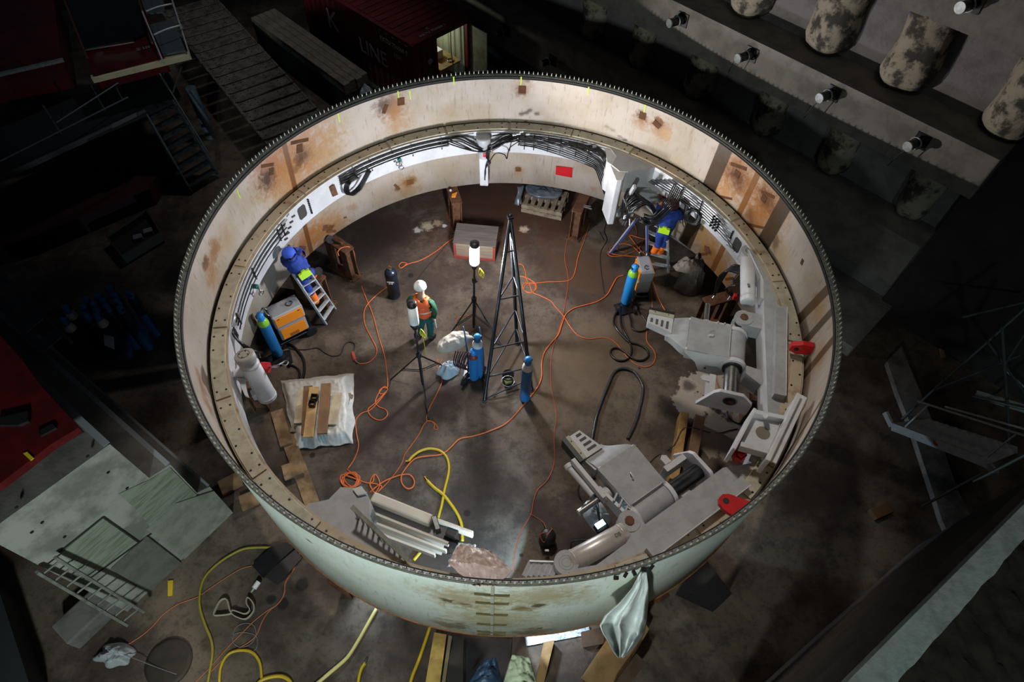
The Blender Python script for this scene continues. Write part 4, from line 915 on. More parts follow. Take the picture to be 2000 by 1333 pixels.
MB().cyl(P(645, 468, .95), P(645, 468, 1.02), .09, n=20).build('disc', STEEL, t); MB().beam(P(650, 468, 1.0), P(668, 476, 1.0), .06, .06).build('body', RUST, t, bevel=.01)
tag(MB().cyl(P(880, 372, .93), P(880, 372, 1.02), .03, n=10).build('steel_pin', STEEL), 'short upright steel pin on the stand behind the crate', 'pin')
tag(MB().prism([P(*k, .935) for k in ((883, 380), (893, 376), (890, 386), (882, 386))], (0, 0, .02)).build('orange_wedge', mat('wedge_orange', 'e08a2a', .5)), 'small orange wedge on top of the stand behind the crate', 'wedge')
t = thing('torch_bottle', P(622, 530), 'dark round-topped grinder stand beside the left ladder', 'tool')
MB().cyl(P(622, 530, .95), P(622, 530, 1.3), .05, n=14).build('body', DSTEEL, t); MB().cyl(P(622, 530, 1.3), P(622, 530, 1.34), .085, n=18).build('head', STEEL, t)

# ------------------------------------------------------------------ pallets
PW = mat('pallet_wood', '8b7b68', .8, c2='62543f', scale=4, amt=.7)
def pallet(name, o, ux, L, W, label, z=0, layers=2, grp=None):
    ux = V(ux).normalized(); uy = V((-ux.y, ux.x, 0)); o = V(o)
    t = thing(name, o, label, 'pallet', grp); h = 0
    for l in range(layers):
        for k in range(3): MB().beam(o+uy*(W*(k-1)*.44)+ux*-L/2+V((0, 0, h+.06)), o+uy*(W*(k-1)*.44)+ux*L/2+V((0, 0, h+.06)), .09, .1).build('bearer', PW, t)
        for k in range(6): MB().beam(o+ux*L*((k+.5)/6-.5)-uy*W/2+V((0, 0, h+.125)), o+ux*L*((k+.5)/6-.5)+uy*W/2+V((0, 0, h+.125)), .11, .022).build('deck_board', PW, t, bevel=.003)
        h += .14
    return t
c = P(1065, 395, .14); c.z = 0; uxp = P(1098, 400, 0)-P(1022, 383, 0)
pallet('pallet', c, uxp, 1.05, .8, 'two stacked wooden pallets under a dark plastic sheet at the far side')
DPL = mat('dark_grey_film', '50565c', .3, c2='6d747b', scale=4, amt=.6)
tag(crumple('plastic_sheet', P(1062, 375, .3), .5, .27, .12, DPL, 12, 30, rz=-.1, flat=.5), 'dark grey plastic sheet over the far pallets', 'plastic sheet')
b = MB(); q = [P(1010, 366, .35), P(1024, 362, .35), P(1018, 400, .02), P(1006, 400, .02)]
b.grid(lambda u, v: q[0].lerp(q[1], u).lerp(q[3].lerp(q[2], u), v)+V((.03*math.sin(u*9+v*4), .03*math.cos(u*7), .015*math.sin(v*12))), 10, 10)
tag(b.build('plastic_flap', DPL, solid=.004), 'grey-blue plastic flap hanging left of the far pallets', 'plastic sheet')
# white plastic sheet over a pallet, with boards on it
c = P(627, 803, .18); c.z = 0
t = pallet('pallet', c, V((1, -.03, 0)), 1.05, .95, 'pallet hidden under the white plastic sheet, left side of the floor', layers=1)
q4 = [P(548, 745, .03), P(692, 731, .03), P(690, 868, .03), P(578, 878, .03)]
zc = .19
def wfn(u, v):
    p = q4[0].lerp(q4[1], u).lerp(q4[3].lerp(q4[2], u), v); e = min(u, 1-u, v, 1-v); k = min(1, e/.13); k = k*k*(3-2*k)
    n_ = noise.noise(V((u*6, v*6, 2))); m_ = abs(noise.noise(V((u*17, v*17, 5)))); z = .03+(zc-.02)*k+.035*n_*(1-.5*k)+.03*m_
    return V((p.x+.05*noise.noise(V((u*5, v*5, 9))), p.y+.05*noise.noise(V((u*5, v*5, 14))), max(z, .012)+.012))
WPL = mat('white_tarpaulin', 'c3c0bb', .4, c2='9a9588', scale=3, amt=.5)
tag(MB().grid(wfn, 60, 60).build('plastic_sheet', WPL, solid=.005), 'creased white plastic sheet spread over a pallet, boards lying on it', 'plastic sheet')
q5 = [P(600, 862, .10), P(692, 845, .12), P(700, 780, .12), P(686, 735, .14)]
def board(pa, pb, w_, z, label, mt, th=.045, name='wooden_board', grp=None):
    a, c = P(*pa, z), P(*pb, z); o = MB().beam(a, c, w_, th).build(name, mt, bevel=.005); return tag(o, label, 'board', grp)
B1 = mat('new_board', 'b5935f', .7, c2='7a5630', scale=2.2, amt=.7, stretch=(1, 1, 1)); B2 = mat('brown_board', '7d5b3c', .7, c2='5b3d26', scale=2.4, amt=.6); B3 = mat('pale_board', 'b9a98c', .7, c2='8c7b60', scale=3, amt=.6)
zb = .275
board((590, 762), (582, 828), .15, zb, 'pale grey board at the left of the stack on the white plastic sheet', B3)
board((602, 755), (597, 850), .17, zb+.01, 'dark-edged board second from the left on the white plastic sheet', B2)
board((614, 757), (602, 855), .19, zb+.065, 'stained yellow board on which the two small square tubes lie', B1)
board((637, 750), (629, 848), .19, zb+.055, 'plain brown board right of the square tubes on the white sheet', B2)
board((660, 768), (648, 830), .17, zb-.01, 'pale split board at the right of the stack on the white sheet', B3)
for k, lb in (((614, 777), 'upper of two small black square tubes on the stained board'), ((610, 789), 'lower of two small black square tubes on the stained board')):
    p = P(*k, zb+.13); t = thing('square_tube', p-V((0, 0, .04)), lb, 'tube'); b = MB(); r_ = .055
    for a in range(4): b.box(p+V((math.cos(a*PI/2)*r_, math.sin(a*PI/2)*r_, 0)), (.012 if a % 2 == 0 else .12, .12 if a % 2 == 0 else .012, .1))
    b.build('tube_wall', mat('black_steel', '14151c', .3, .3), t)
for pa, pb, w_, lb in (((541, 803), (560, 870), .24, 'old grey-brown plank left of the white sheet, inside the ring'), ((560, 850), (610, 985), .26, 'long stained plank running down to the corner bracket'), ((553, 925), (590, 912), .3, 'short plank lying across the long one near the corner bracket'),
        ((430, 955), (470, 935), .3, 'square stained board on the floor outside the ring, left'), ((470, 985), (505, 970), .3, 'yellowish board end sticking out under the ring, left')):
    board(pa, pb, w_, .05 if lb[0] == 'l' else .11 if lb[0] == 'o' else .17 if lb.startswith('short') else .05, lb, mat('stained_plank', '8b6f4c', .8, c2='523c28', scale=3, amt=.8), .06)
# timbers on the floor at the right
for pa, pb, w_, lb, mt in (((1338, 805), (1322, 905), .17, 'yellow-stained timber baulk, left one of the pair below the upper arm', mat('yellow_timber', 'a57f45', .7, c2='5f4524', scale=3, amt=.7)), ((1368, 812), (1350, 905), .2, 'brown timber baulk, right one of the pair below the upper arm', mat('brown_timber', '6d5238', .8, c2='4a3624', scale=3, amt=.7))):
    a, c = P(*pa, .3), P(*pb, .3); tag(MB().beam(a+V((0, 0, -.15)), c+(c-a)*.3+V((0, 0, -.15)), w_, .3).build('timber_baulk', mt, bevel=.012), lb, 'timber')

# ------------------------------------------------------------------ the two big hinged arms
def arm(o, u, v, label, pin, lug_end=True):
    """o: near end of the pivot sleeve; u: along the shaft; v: inward over the floor; w: up"""
    u = V(u).normalized(); v = V(v).normalized(); w = V((0, 0, 1)); o = V(o)
    def Q(a, b, c): return o+u*a+v*b+w*c
    t = thing('hinged_arm', Q(.4, .3, -.3), label, 'hinged arm', None)
    def pr(name, pts, vec, mt=GREYP, bv=.012): return MB().prism([Q(*p) for p in pts], vec).build(name, mt, t, bevel=bv)
    MB().cyl(Q(0, 0, 0), Q(.72, 0, 0), .2, n=32).build('pivot_sleeve', GREYP, t, bevel=.01)
    for a in (0.0, .68): MB().cyl(Q(a-.02, 0, 0), Q(a+.05, 0, 0), .225, n=32).build('sleeve_collar', WHITE, t, bevel=.008)
    shaft_ = MB().cyl(Q(.7, 0, 0), Q(1.42, 0, 0), .125, n=28).build('shaft', STEEL if pin else DSTEEL, t)
    MB().cyl(Q(.73, 0, 0), Q(.76, 0, 0), .17, n=28).build('shaft_seal', BLACK, shaft_)
    # box of the arm: top plate and two deep side plates
    pr('top_plate', [(.02, .12, .2), (.70, .12, .2), (.72, .84, .2), (-.02, .84, .2)], w*.03)
    MB().prism([Q(.06, .1, .195), Q(.66, .1, .195), Q(.66, .83, .195), Q(.04, .83, .195)], -w*.3).build('box_core', GREYP, t)
    for a, s_ in ((.66, 1), (.0, 0)): pr('side_plate', [(a, .86, .22), (a, .86, .12), (a, .62, -.1), (a, .5, -.34), (a, .2, -.36), (a, -.05, -.2), (a, -.05, .1), (a, .12, .22)], u*.05, WHITE)
    b = MB(); b.cyl(Q(.712, .42, -.2), Q(.716, .42, -.2), .022, n=14); b.build('hole', SEAL, t)
    MB().cyl(Q(.08, .13, .225), Q(.64, .13, .225), .008, n=6).build('weld_bead', WHITE, t)
    MB().tube(spl([Q(.3, .42, .22), Q(.32, .42, .27), Q(.34, .5, .27), Q(.35, .5, .22)], 4), .012, 6).build('lifting_eye', WHITE, t)
    # tapered neck, curving down to the shoe
    K = 14
    def neck(i): k = i/K; e = k*k*(3-2*k); return .84+.36*k, -.02+.02*(1-k)+.0*e, .70-.30*e-.02*k, .2-.16*e
    vs = []; fs = []
    for i in range(K+1):
        b_, a0, a1, c = neck(i)
        vs += [Q(a0, b_, c), Q(a1, b_, c), Q(a1, b_, c-.2+.06*i/K), Q(a0, b_, c-.2+.06*i/K)]
    for i in range(K):
        for j in range(4): fs.append((i*4+j, i*4+(j+1) % 4, (i+1)*4+(j+1) % 4, (i+1)*4+j))
    fs += [(0, 3, 2, 1), (K*4, K*4+1, K*4+2, K*4+3)]
    MB().add(vs, fs).build('neck', GREYP, t, bevel=.01)
    pr('neck_flange', [(.0, .86, .17), (.0, 1.2, .02), (.0, 1.2, -.1), (.0, .86, -.05)], -u*.035, WHITE)
    # slotted shoe with rubber pad
    A0, A1, B0_, B1_ = -.03, .33, 1.12, 1.56
    sh = MB(); sh.prism([Q(A0, B0_, .1), Q(A1, B0_, .1), Q(A1-.02, B0_+.1, .1), Q(A1-.12, B1_, .1), Q(A0, B1_, .1)], -w*.16)
    shoe_ = sh.build('shoe', WHITE, t, bevel=.012)
    for i in range(4):
        b_ = B0_+.07+i*.095; a1 = A1-.06-.025*i
        MB().prism([Q(.1, b_, .101), Q(a1, b_, .101), Q(a1, b_+.045, .101), Q(.1, b_+.045, .101)], w*.004).build('slot', mat('slot_shade', '4d4c4a', .8), shoe_, bevel=.003)
    pr('pad_plate', [(A0-.03, B0_, .13), (A0-.03, B1_+.01, .13), (A0+.035, B1_+.01, .13), (A0+.035, B0_, .13)], -w*.03, BEIGE, .005)
    pr('rubber_pad', [(A0-.1, B0_-.01, .12), (A0-.1, B1_+.02, .12), (A0-.03, B1_+.02, .12), (A0-.03, B0_-.01, .12)], -w*.22, BLACK, .02)
    for k in (.1, .34): MB().cyl(Q(A0+.0, B0_+k, .13), Q(A0+.0, B0_+k, .136), .012, n=8).build('bolt', SEAL, t)
    # bearing lug at the far end of the shaft
    pts = [(1.36, .5, -.32), (1.36, .3, .14), (1.36, .22, .22), (1.36, -.16, .22), (1.36, -.36, .02), (1.36, -.36, -.3)]
    pr('bearing_lug', pts, u*.06, WHITE, .015)
    MB().cyl(Q(1.42, 0, 0), Q(1.435, 0, 0), .10, n=9).build('retainer_ring', DSTEEL, shaft_); MB().cyl(Q(1.435, 0, 0), Q(1.445, 0, 0), .05, n=16).build('shaft_end', RUST, shaft_)
    pr('end_box', [(.95, .26, .0), (1.36, .26, .0), (1.36, .36, .0), (.95, .36, .0)], -w*.3, WHITE)
    MB().prism([Q(1.0, .36, -.02), Q(1.12, .36, -.02), Q(1.12, .48, -.02), Q(1.06, .52, -.02), Q(1.0, .48, -.02)], w*.03).build('ear', WHITE, t, bevel=.01)
    # gusset brace behind the sleeve
    pr('gusset', [(.76, -.18, .2), (.92, -.18, .2), (1.08, -.42, .2), (1.08, -.5, .2), (.8, -.5, .2)], -w*.35, GREYP)
    # near hinge plates with chromed rod
    pr('hinge_plate', [(-.14, .6, .0), (-.14, .66, .05), (-.12, .3, .12), (-.1, .0, .16), (-.1, -.1, .1), (-.12, .0, -.1), (-.14, .5, -.12)], u*.05, WHITE)
    MB().cyl(Q(-.1, .52, -.02), Q(-.6, .52, -.02), .05, n=20).build('chromed_rod', STEEL, t); MB().cyl(Q(-.16, .52, -.02), Q(-.02, .52, -.02), .1, n=20).build('rod_boss', WHITE, t)
    for k in range(3): MB().beam(Q(-.1, .1+.12*k, .1), Q(.02, .16+.12*k, .14), .03, .12).build('web_plate', WHITE, t, bevel=.006)
    # clevis where the hydraulic cylinder meets
    for c_ in (-.09, .09): MB().cyl(Q(-.18, -.06, c_-.035+.2), Q(-.18, -.06, c_+.035+.2), .16, n=28).build('clevis', GREYP, t, bevel=.008)
    MB().prism([Q(-.34, -.06, .31), Q(-.02, -.06, .31), Q(-.02, -.5, .31), Q(-.34, -.5, .31)], -w*.3).build('clevis_block', GREYP, t, bevel=.01)
    MB().cyl(Q(-.18, -.06, .32), Q(-.18, -.06, .345), .07, n=9).build('pin_end', RUST, t)
    # rail block on the chord plate
    pr('rail', [(-.35, -.52, .62), (1.5, -.52, .62), (1.5, -.70, .62), (-.35, -.70, .62)], -w*.22, GREYP)
    pr('rail_strip', [(-.35, -.685, .625), (1.5, -.685, .625), (1.5, -.70, .625), (-.35, -.70, .625)], w*.012, WHITE, 0)
    pr('rail_skirt', [(-.3, -.505, .42), (1.5, -.505, .42), (1.5, -.53, .42), (-.3, -.53, .42)], -w*.62, DSTEEL, .004)
    return t
o1 = P(1442, 641, 2.42); o1.z = 2.2
u1 = (P(1434, 758, 2.42)-P(1442, 640, 2.42)).normalized(); v1 = V((u1.y, -u1.x, 0))
arm(o1, u1, v1, 'grey steel hinged arm pointing left from the ring, upper one of the two', True)
o2 = P(1240, 1003, 2.42); o2.z = 2.2; u2 = (P(1335, 935, 2.42)-P(1240, 1003, 2.42)).normalized(); v2 = V((-u2.y, u2.x, 0))
arm(o2, u2, v2, 'grey steel hinged arm reaching up from the front right, lower of two', False)
def ram(a, b, r, label, cap=True, mt=WHITE):
    a, b = V(a), V(b); t = thing('hydraulic_cylinder', (a+b)/2, label, 'hydraulic cylinder'); ax = (b-a).normalized(); L = (b-a).length
    MB().lathe(a, [(0, 0), (r*.8, 0), (r, .03), (r, L-.02), (r*.9, L), (0, L)], 32, axis=tuple(ax)).build('barrel', mt, t)
    for k in (.06, .9): MB().lathe(a, [(r, L*k), (r+.006, L*k), (r+.006, L*k+.03), (r, L*k+.03)], 32, axis=tuple(ax)).build('band', mt, t)
    return t, ax, L
A, B = P(1460, 500, 2.5), P(1461, 592, 2.5)
t, ax, L = ram(A, B, .135, 'white hydraulic cylinder standing above the upper arm, right side of the ring')
MB().cyl(A+V((0, .0, -.12)), A+V((0, 0, .13)), .16, n=28).build('end_eye', GREYP, t, bevel=.01); MB().torus(A+V((0, 0, .131)), (0, 0, 1), .07, .008, 24, 6).build('eye_ring', STEEL, t)
text('lettering', 'DB', .07, frame(A.lerp(B, .75)+V((-.03, 0, .14)), (0, -1, 0), (1, 0, 0)), mat('grey_stencil', '5c5c5e', .6), t)
MB().prism([P(*k, 2.45) for k in ((1478, 525), (1492, 560), (1492, 600), (1478, 595))], (0, 0, .2)).build('bracket', WHITE, t, bevel=.01)
A, B = P(1112, 1100, 2.5), P(1222, 1040, 2.5)
t, ax, L = ram(A, B, .15, 'white hydraulic cylinder lying beside the lower arm, front right of the ring', mt=mat('silver_white_paint', 'b9b3ae', .35, .3, c2='a29b96', scale=20, amt=.4))
MB().cyl(A-ax*.06+V((0, 0, -.1)), A-ax*.06+V((0, 0, .12)), .17, n=28).build('end_eye', GREYP, t, bevel=.01); MB().torus(A-ax*.06+V((0, 0, .121)), (0, 0, 1), .1, .006, 24, 6).torus(A-ax*.06+V((0, 0, .121)), (0, 0, 1), .06, .006, 24, 6).build('eye_ring', GREYP, t)
text('lettering', 'DB', .07, frame(A.lerp(B, .8)+V((.02, 0, .155)), ax, V((-ax.y, ax.x, 0))), mat('grey_stencil', ''), t)
# short rams on the left side of the ring
c0_, c1_ = P(484, 707, 2.75), P(524, 778, 1.9)
t, ax, L = ram(c0_, c1_, .155, 'fat white hydraulic cylinder with round cap, left side of the ring')
MB().lathe(c0_-ax*.17, [(0, 0), (.14, 0), (.16, .02), (.16, .12), (.13, .14), (.12, .19)], 32, axis=tuple(ax)).build('end_cap', mat('cast_grey', '9d9892', .5), t)
b = MB(); x_, y_ = perp(ax)
for k in range(4): b.cyl(c0_-ax*.172+(x_*math.cos(k*1.6)+y_*math.sin(k*1.6))*.07, c0_-ax*.176+(x_*math.cos(k*1.6)+y_*math.sin(k*1.6))*.07, .012, n=8)
b.torus(c0_-ax*.172, tuple(ax), .09, .004, 24, 5); b.build('cap_screws', SEAL, t)
b = MB(); p_ = c0_+ax*.25; b.beam(p_, P(463, 735, 2.4), .16, .2); b.build('mounting_bracket', WHITE, t, bevel=.02)
p_ = c0_+ax*.7; MB().beam(p_, p_+V((-.18, -.1, 0)), .14, .16).build('mounting_bracket', WHITE, t, bevel=.02)
MB().prism([P(*k, 2.5) for k in ((463, 738), (479, 741), (481, 762), (485, 775), (478, 772))], (0, 0, -.05)).build('side_bracket', WHITE, t, bevel=.01)
A = P(519, 718, 2.4); t = thing('control_valve', A, 'red valve block with silver fittings beside the left white cylinder', 'valve')
MB().cyl(A-V((.07, 0, 0)), A+V((.06, 0, 0)), .09, n=20).build('body', RED, t, bevel=.01)
b = MB(); 
for k in range(4): q = A+V((.1, .04-.04*k, .02*k)); b.cyl(A, q+V((.12, .02*k, 0)), .016, n=8)
b.torus(A+V((.3, .1, 0)), (0, 0, 1), .045, .014, 16, 6); b.tube(spl([A+V((.1, .02, 0)), A+V((.2, .05, .02)), A+V((.3, .14, 0))], 4), .014, 6); b.build('fittings', CHROME, t)
for k, lb, q in ((0, 'teal shackle hanging on the white face of the ring, left side', (500, 560)), (1, 'dark shackle hanging on the white face of the ring, upper left', (780, 312)), (2, 'teal shackle in the white niche at the upper right of the ring', (1290, 358))):
    A = PC(q[0], q[1], 4.66) if k < 2 else P(1288, 356, 2.1); th = math.atan2(A.y, A.x)
    t = thing('shackle', A, lb, 'shackle'); TEAL = mat('teal_paint', '14655f', .4)
    MB().cyl(A+pol(.07, th), A-pol(.03, th), .045, n=14).build('eye_bolt', TEAL, t); MB().torus(A-pol(.04, th)-V((0, 0, .08)), pol(1, th+.7), .06, .013, 18, 6).build('bow', GS if k else STEEL, t)
    MB().torus(A-pol(.05, th)-V((0, 0, .17)), pol(1, th-.5), .05, .012, 18, 6).build('ring', STEEL, t)
A = P(1296, 378, 1.9); tag(MB().cyl(A, A+V((.03, -.08, .06)), .12, .11, n=8).build('plug_socket', mat('deep_red_plastic', '7d1020', .45), bevel=.012), 'deep red round socket in the white niche at the upper right', 'socket')

# guide frame straddling the ledge at the lower right
t = thing('guide_frame', P(1490, 850, 2.7), 'white guide frame with a round hole and a long sloping channel, lower right ledge', 'guide frame')
zf = 3.05
MB().prism([P(*k, zf) for k in ((1466, 812), (1524, 823), (1508, 880), (1448, 866))], (0, 0, -.04)).build('face_plate', WHITE, t, bevel=.01)
c_ = P(1490, 846, zf+.003); MB().cyl(c_, c_+V((0, 0, .003)), .105, n=32).build('round_hole', mat('hole_view', '6f675c', .8), t)
MB().beam(P(1468, 808, zf+.05), P(1534, 822, zf+.05), .07, .16).build('top_flange', WHITE, t, bevel=.01)
MB().beam(P(1444, 872, zf+.05), P(1506, 889, zf+.05), .08, .16).build('bottom_flange', WHITE, t, bevel=.01)
a, c = P(1558, 776, zf+.15), P(1496, 905, zf+.15)
MB().beam(a, c, .06, .42, drop=-.12).build('channel_web', WHITE, t, bevel=.008)
MB().beam(a+V((.07, .03, 0)), c+V((.07, .03, 0)), .16, .03).build('channel_flange', WHITE, t, bevel=.005)
MB().beam(P(1466, 812, zf-.1), P(1425, 890, zf-.1), .05, .45).build('side_web', WHITE, t, bevel=.01)
MB().prism([P(*k, 2.9) for k in ((1430, 872), (1446, 868), (1460, 890), (1448, 900), (1436, 893))], (0, 0, -.12)).build('red_clamp', RED, t, bevel=.02)
MB().box(P(1452, 886, 2.95), (.16, .06, .05), .6).build('red_clamp', RED, t, bevel=.01)
MB().cyl(P(1495, 814, zf+.1), P(1495, 812, zf+.22), .04, n=12).build('boss', WHITE, t)
# burnt white beams bolted to the lower left bracket
t = thing('beam_bundle', P(830, 1030, 1.6), 'set of burnt white steel channels running from the lower left bracket over the floor', 'steel beams')
BW = mat('burnt_white_paint', 'd0cabd', .45, c2='8b5f2c', scale=1.3, amt=.5, lo=.55, hi=.7)
zb_ = 2.2
MB().beam(P(728, 973, zb_), P(843, 1019, zb_), .16, .16).build('box_beam', BW, t, bevel=.03)
MB().beam(P(843, 1016, zb_-.02), P(924, 1045, zb_-.02), .05, .2).build('tongue_plate', BW, t, bevel=.01)
MB().beam(P(726, 990, zb_-.12), P(850, 1040, zb_-.12), .2, .03).build('web', GREYP, t)
for z_, a, c in ((.02, (722, 1002), (876, 1064)), (.0, (722, 1020), (872, 1078)), (-.05, (728, 1040), (850, 1086))):
    MB().beam(P(*a, zb_-.1+z_), P(*c, zb_-.1+z_), .035, .14).build('rib', BW, t, bevel=.004)
MB().prism([P(*k, zb_-.18) for k in ((722, 1000), (868, 1062), (862, 1085), (740, 1045))], (0, 0, -.02)).build('base_plate', BW, t)
MB().box(P(852, 1026, zb_), (.08, .22, .2), .4).build('burnt_end', DSTEEL, t, bevel=.01)
MB().box(P(884, 1040, zb_-.05), (.16, .16, .14), -.35).build('burnt_clamp', mat('burnt_steel', '2c2826', .6, .4), t, bevel=.01)
MB().prism([P(*k, zb_-.2) for k in ((868, 1046), (898, 1056), (888, 1080), (872, 1082), (862, 1068))], (0, 0, -.04)).build('end_plate', mat('burnt_steel', ''), t, bevel=.01)
# ladders: short one hooked on the ledge, tread steps
_a, _b = P(797, 1095, 2.78), P(687, 990, 3.05)
t = ladder(_a, _b, _a-V((0, 0, .38)), _b-V((0, 0, .38)), 10, 'short aluminium ladder hooked over the lower left corner bracket', .03, .06, LAD)
t = thing('step_ladder', P(1065, 1110, 2.3), 'small ribbed aluminium steps behind the front ledge, right of the plastic sheet', 'steps')
for i in range(7):
    a = P(1037+i*10, 1098, 2.45); c = P(1024+i*10.5, 1126, 2.45); MB().beam(a+V((0, 0, 0)), c+V((0, 0, -.0)), .07, .02, up=(.4, 0, 1)).build('tread', ALU, t)
MB().beam(P(1034, 1097, 2.47), P(1092, 1099, 2.47), .02, .05).build('stile', ALU, t)
# crumpled film on the front ledge, and the sheet hanging down outside
PINK = mat('milky_film', 'b9a59d', .35, c2='cdbfb8', scale=4, amt=.6)
q4b = [P(905, 1063, 2.95), P(962, 1085, 2.85), P(1002, 1116, 2.75), P(925, 1150, 3.75)]
def pf(u, v):
    p = P(872+u*8, 1092+u*20, 2.8).lerp(P(1000, 1112+u*10, 2.76), v); q = P(900+60*v, 1064+14*v, 2.78); r_ = P(925+45*v, 1146, 3.82)
    k = p.lerp(q, max(0, 1-u*2)).lerp(r_, max(0, u*2-1)**1.1)
    return k+V((0, 0, .12*math.sin(PI*u)*math.sin(PI*v)+.05*noise.noise(V((u*7, v*9, 1)))+.05*abs(noise.noise(V((u*12, v*20, 4))))+.02))
tag(MB().grid(pf, 40, 50).build('plastic_sheet', PINK, solid=.004), 'pinkish crumpled plastic film lying over the front ledge and rim', 'plastic sheet')
def pf2(u, v):
    p = P(895+35*v, 1060+5*v, 2.0).lerp(P(872+45*v, 1108, 2.7), u); return p+V((.03*noise.noise(V((u*6, v*6, 3))), 0, .07*noise.noise(V((u*7, v*7, 8)))))
tag(MB().grid(pf2, 24, 20).build('plastic_sheet', FILM, solid=.004), 'bright bluish-white plastic film between the burnt beams and the front ledge', 'plastic sheet')
HA = PC(1256, 1117, 5.2, False)
def hang(u, v):
    rows = ((1119, 1251, 1263), (1150, 1233, 1267), (1180, 1207, 1266), (1205, 1180, 1264), (1222, 1171, 1262), (1240, 1178, 1258), (1258, 1190, 1246), (1274, 1199, 1232), (1285, 1207, 1219))
    k = u*8; i = min(7, int(k)); f = k-i; y, l, r2 = [rows[i][j]*(1-f)+rows[i+1][j]*f for j in range(3)]
    x = l+(r2-l)*v
    r_ = RO+.05+.5*u+.045*math.sin(v*15+2.5*u)*(.25+u)*min(1, 4*u+.2)+.035*noise.noise(V((u*6, v*6, 2)))
    return PC(x, y+3*noise.noise(V((v*5, u*4, 7))), r_, False)
tag(MB().grid(hang, 50, 50).build('hanging_sheet', mat('hanging_film', 'f4f8f6', .25, c2='cfd8d7', scale=8, amt=.4, trans=.15, spec=.7), solid=.004), 'long white plastic sheet hanging from the rim down the outside of the ring', 'plastic sheet')
for k in range(5): p = pol(RO+.02, math.atan2(HA.y, HA.x)-.06+.022*k, 3.72+.03*(k % 2)); tag(MB().box(p, (.06, .04, .05), k).build('clamp', DSTEEL, bevel=.005), 'small dark clamp on the rim above the hanging sheet, '+['leftmost of five', 'second from the left', 'middle one of five', 'second from the right', 'rightmost of five'][k], 'clamp', 'clamps along the rim over the hanging sheet')
# grey-white bags at the right
tag(crumple('canvas_bag', P(1342, 560, .0), .33, .28, .85, mat('dim_canvas', '6b655f', .85, c2='4b4743', scale=4, amt=.6), 21, 34, rough=1.2), 'dark grey canvas heap on the floor under the right welder', 'canvas')
tag(crumple('rag', P(1340, 523, .75), .28, .17, .22, mat('brownish_rag', '7f746a', .85), 22, 26, rough=1.5), 'crumpled brownish rag on top of the dark canvas heap', 'rag')

# ------------------------------------------------------------------ welding machines
def welder(o, rz, label, s=1.0, narrow=False, name='welding_machine', h=.75):
    t = thing(name, (0, 0, 0), label, 'welding machine')
    OR = mat('machine_orange', 'f08a1c', .45); GY = mat('machine_grey', '8b8d94', .4); 
    MB().box((0, 0, .16), (.42, .8, .06)).build('trolley_base', DSTEEL, t, bevel=.01)
    MB().box((0, 0, .42), (.36, .62, .4)).build('lower_case', GY, t, bevel=.03)
    uc_ = MB().box((.0, 0, .82), (.36, .66, .36)).build('upper_case', GY, t, bevel=.03)
    for zz, hh, y_ in ((.43, .33, .54), (.83, .28, .6)): MB().box((.19, 0, zz), (.02, y_, hh)).build('side_panel', OR, t, bevel=.01); 
    for zz, hh, y_ in ((.43, .33, .54), (.83, .28, .6)): MB().box((-.19, 0, zz), (.02, y_, hh)).build('side_panel', OR, t, bevel=.01)
    for k in range(8): MB().box((.202, -.05+.025*k-.05, .33), (.004, .012, .09)).build('vent_slot', mat('slot_dark', '5a3510', .6), t)
    for y_ in (-.22, .22): MB().box((.202, y_, .93), (.006, .05, .02)).build('latch', SEAL, uc_)
    MB().tube(spl([(-.1, -.3, 1.0), (-.1, -.36, 1.1), (.1, -.36, 1.1), (.1, -.3, 1.0)], 6), .018, 8).build('handle', STEEL, uc_)
    MB().tube(spl([(-.06, .1, 1.0), (0, .05, 1.02), (.06, .12, 1.015), (0, .2, 1.01), (-.05, .16, 1.01)], 6), .01, 6).build('cable_loop', SEAL, t)
    MB().box((0, -.331, .84), (.3, .02, .28)).build('control_panel', mat('panel_grey', '4a4c52', .5), t, bevel=.01)
    for x in (-.2, .2):
        for y_ in (.32,): MB().cyl((x-.025, y_, .12), (x+.025, y_, .12), .12, n=22).build('wheel', BLACK, t)
        MB().cyl((x-.015, -.32, .05), (x+.015, -.32, .05), .05, n=14).build('castor', BLACK, t)
    t.location = o; t.rotation_euler = (0, 0, rz); return t
wz = welder(P(578, 650), rad(140), 'orange and grey welding machine on wheels, left side of the ring floor')
wz.rotation_euler = (0, 0, rad(-52)); wz.location = P(572, 655)+V((.05, .0, 0))
w2 = welder(P(1250, 570), rad(95), 'orange and grey welding machine behind the green-shouldered bottle, right side')
w2.rotation_euler = (0, 0, rad(188)); w2.location = P(1246, 568)
w2.scale = (.8, .8, .9)
bottle('gas_bottle', P(543, 692, .04), 'blue bottle with green shoulder beside the left welding machine', 1.4, .11, sh=GRN)
bottle('gas_bottle', P(1222, 590, .04), 'bright blue bottle with green shoulder on the right welding machine', 1.25, .115, sh=GRN, body=mat('bright_blue', '2186cc', .35))
for px, py, lb in ((548, 697, 'small wheel carrier under the left green-shouldered bottle'), (1222, 598, 'dark wheel carrier under the right green-shouldered bottle')):
    t = thing('bottle_carrier', P(px, py), lb, 'carrier'); p = P(px, py, .1)
    MB().box(p-V((0, 0, .075)), (.42, .34, .03), .4).build('plate', DSTEEL, t, bevel=.01)
    for s_ in (-1, 1): MB().cyl(p+V((.2*s_-.02, -.1, 0)), p+V((.2*s_+.03, -.1, 0)), .1, n=20).build('wheel', BLACK, t)

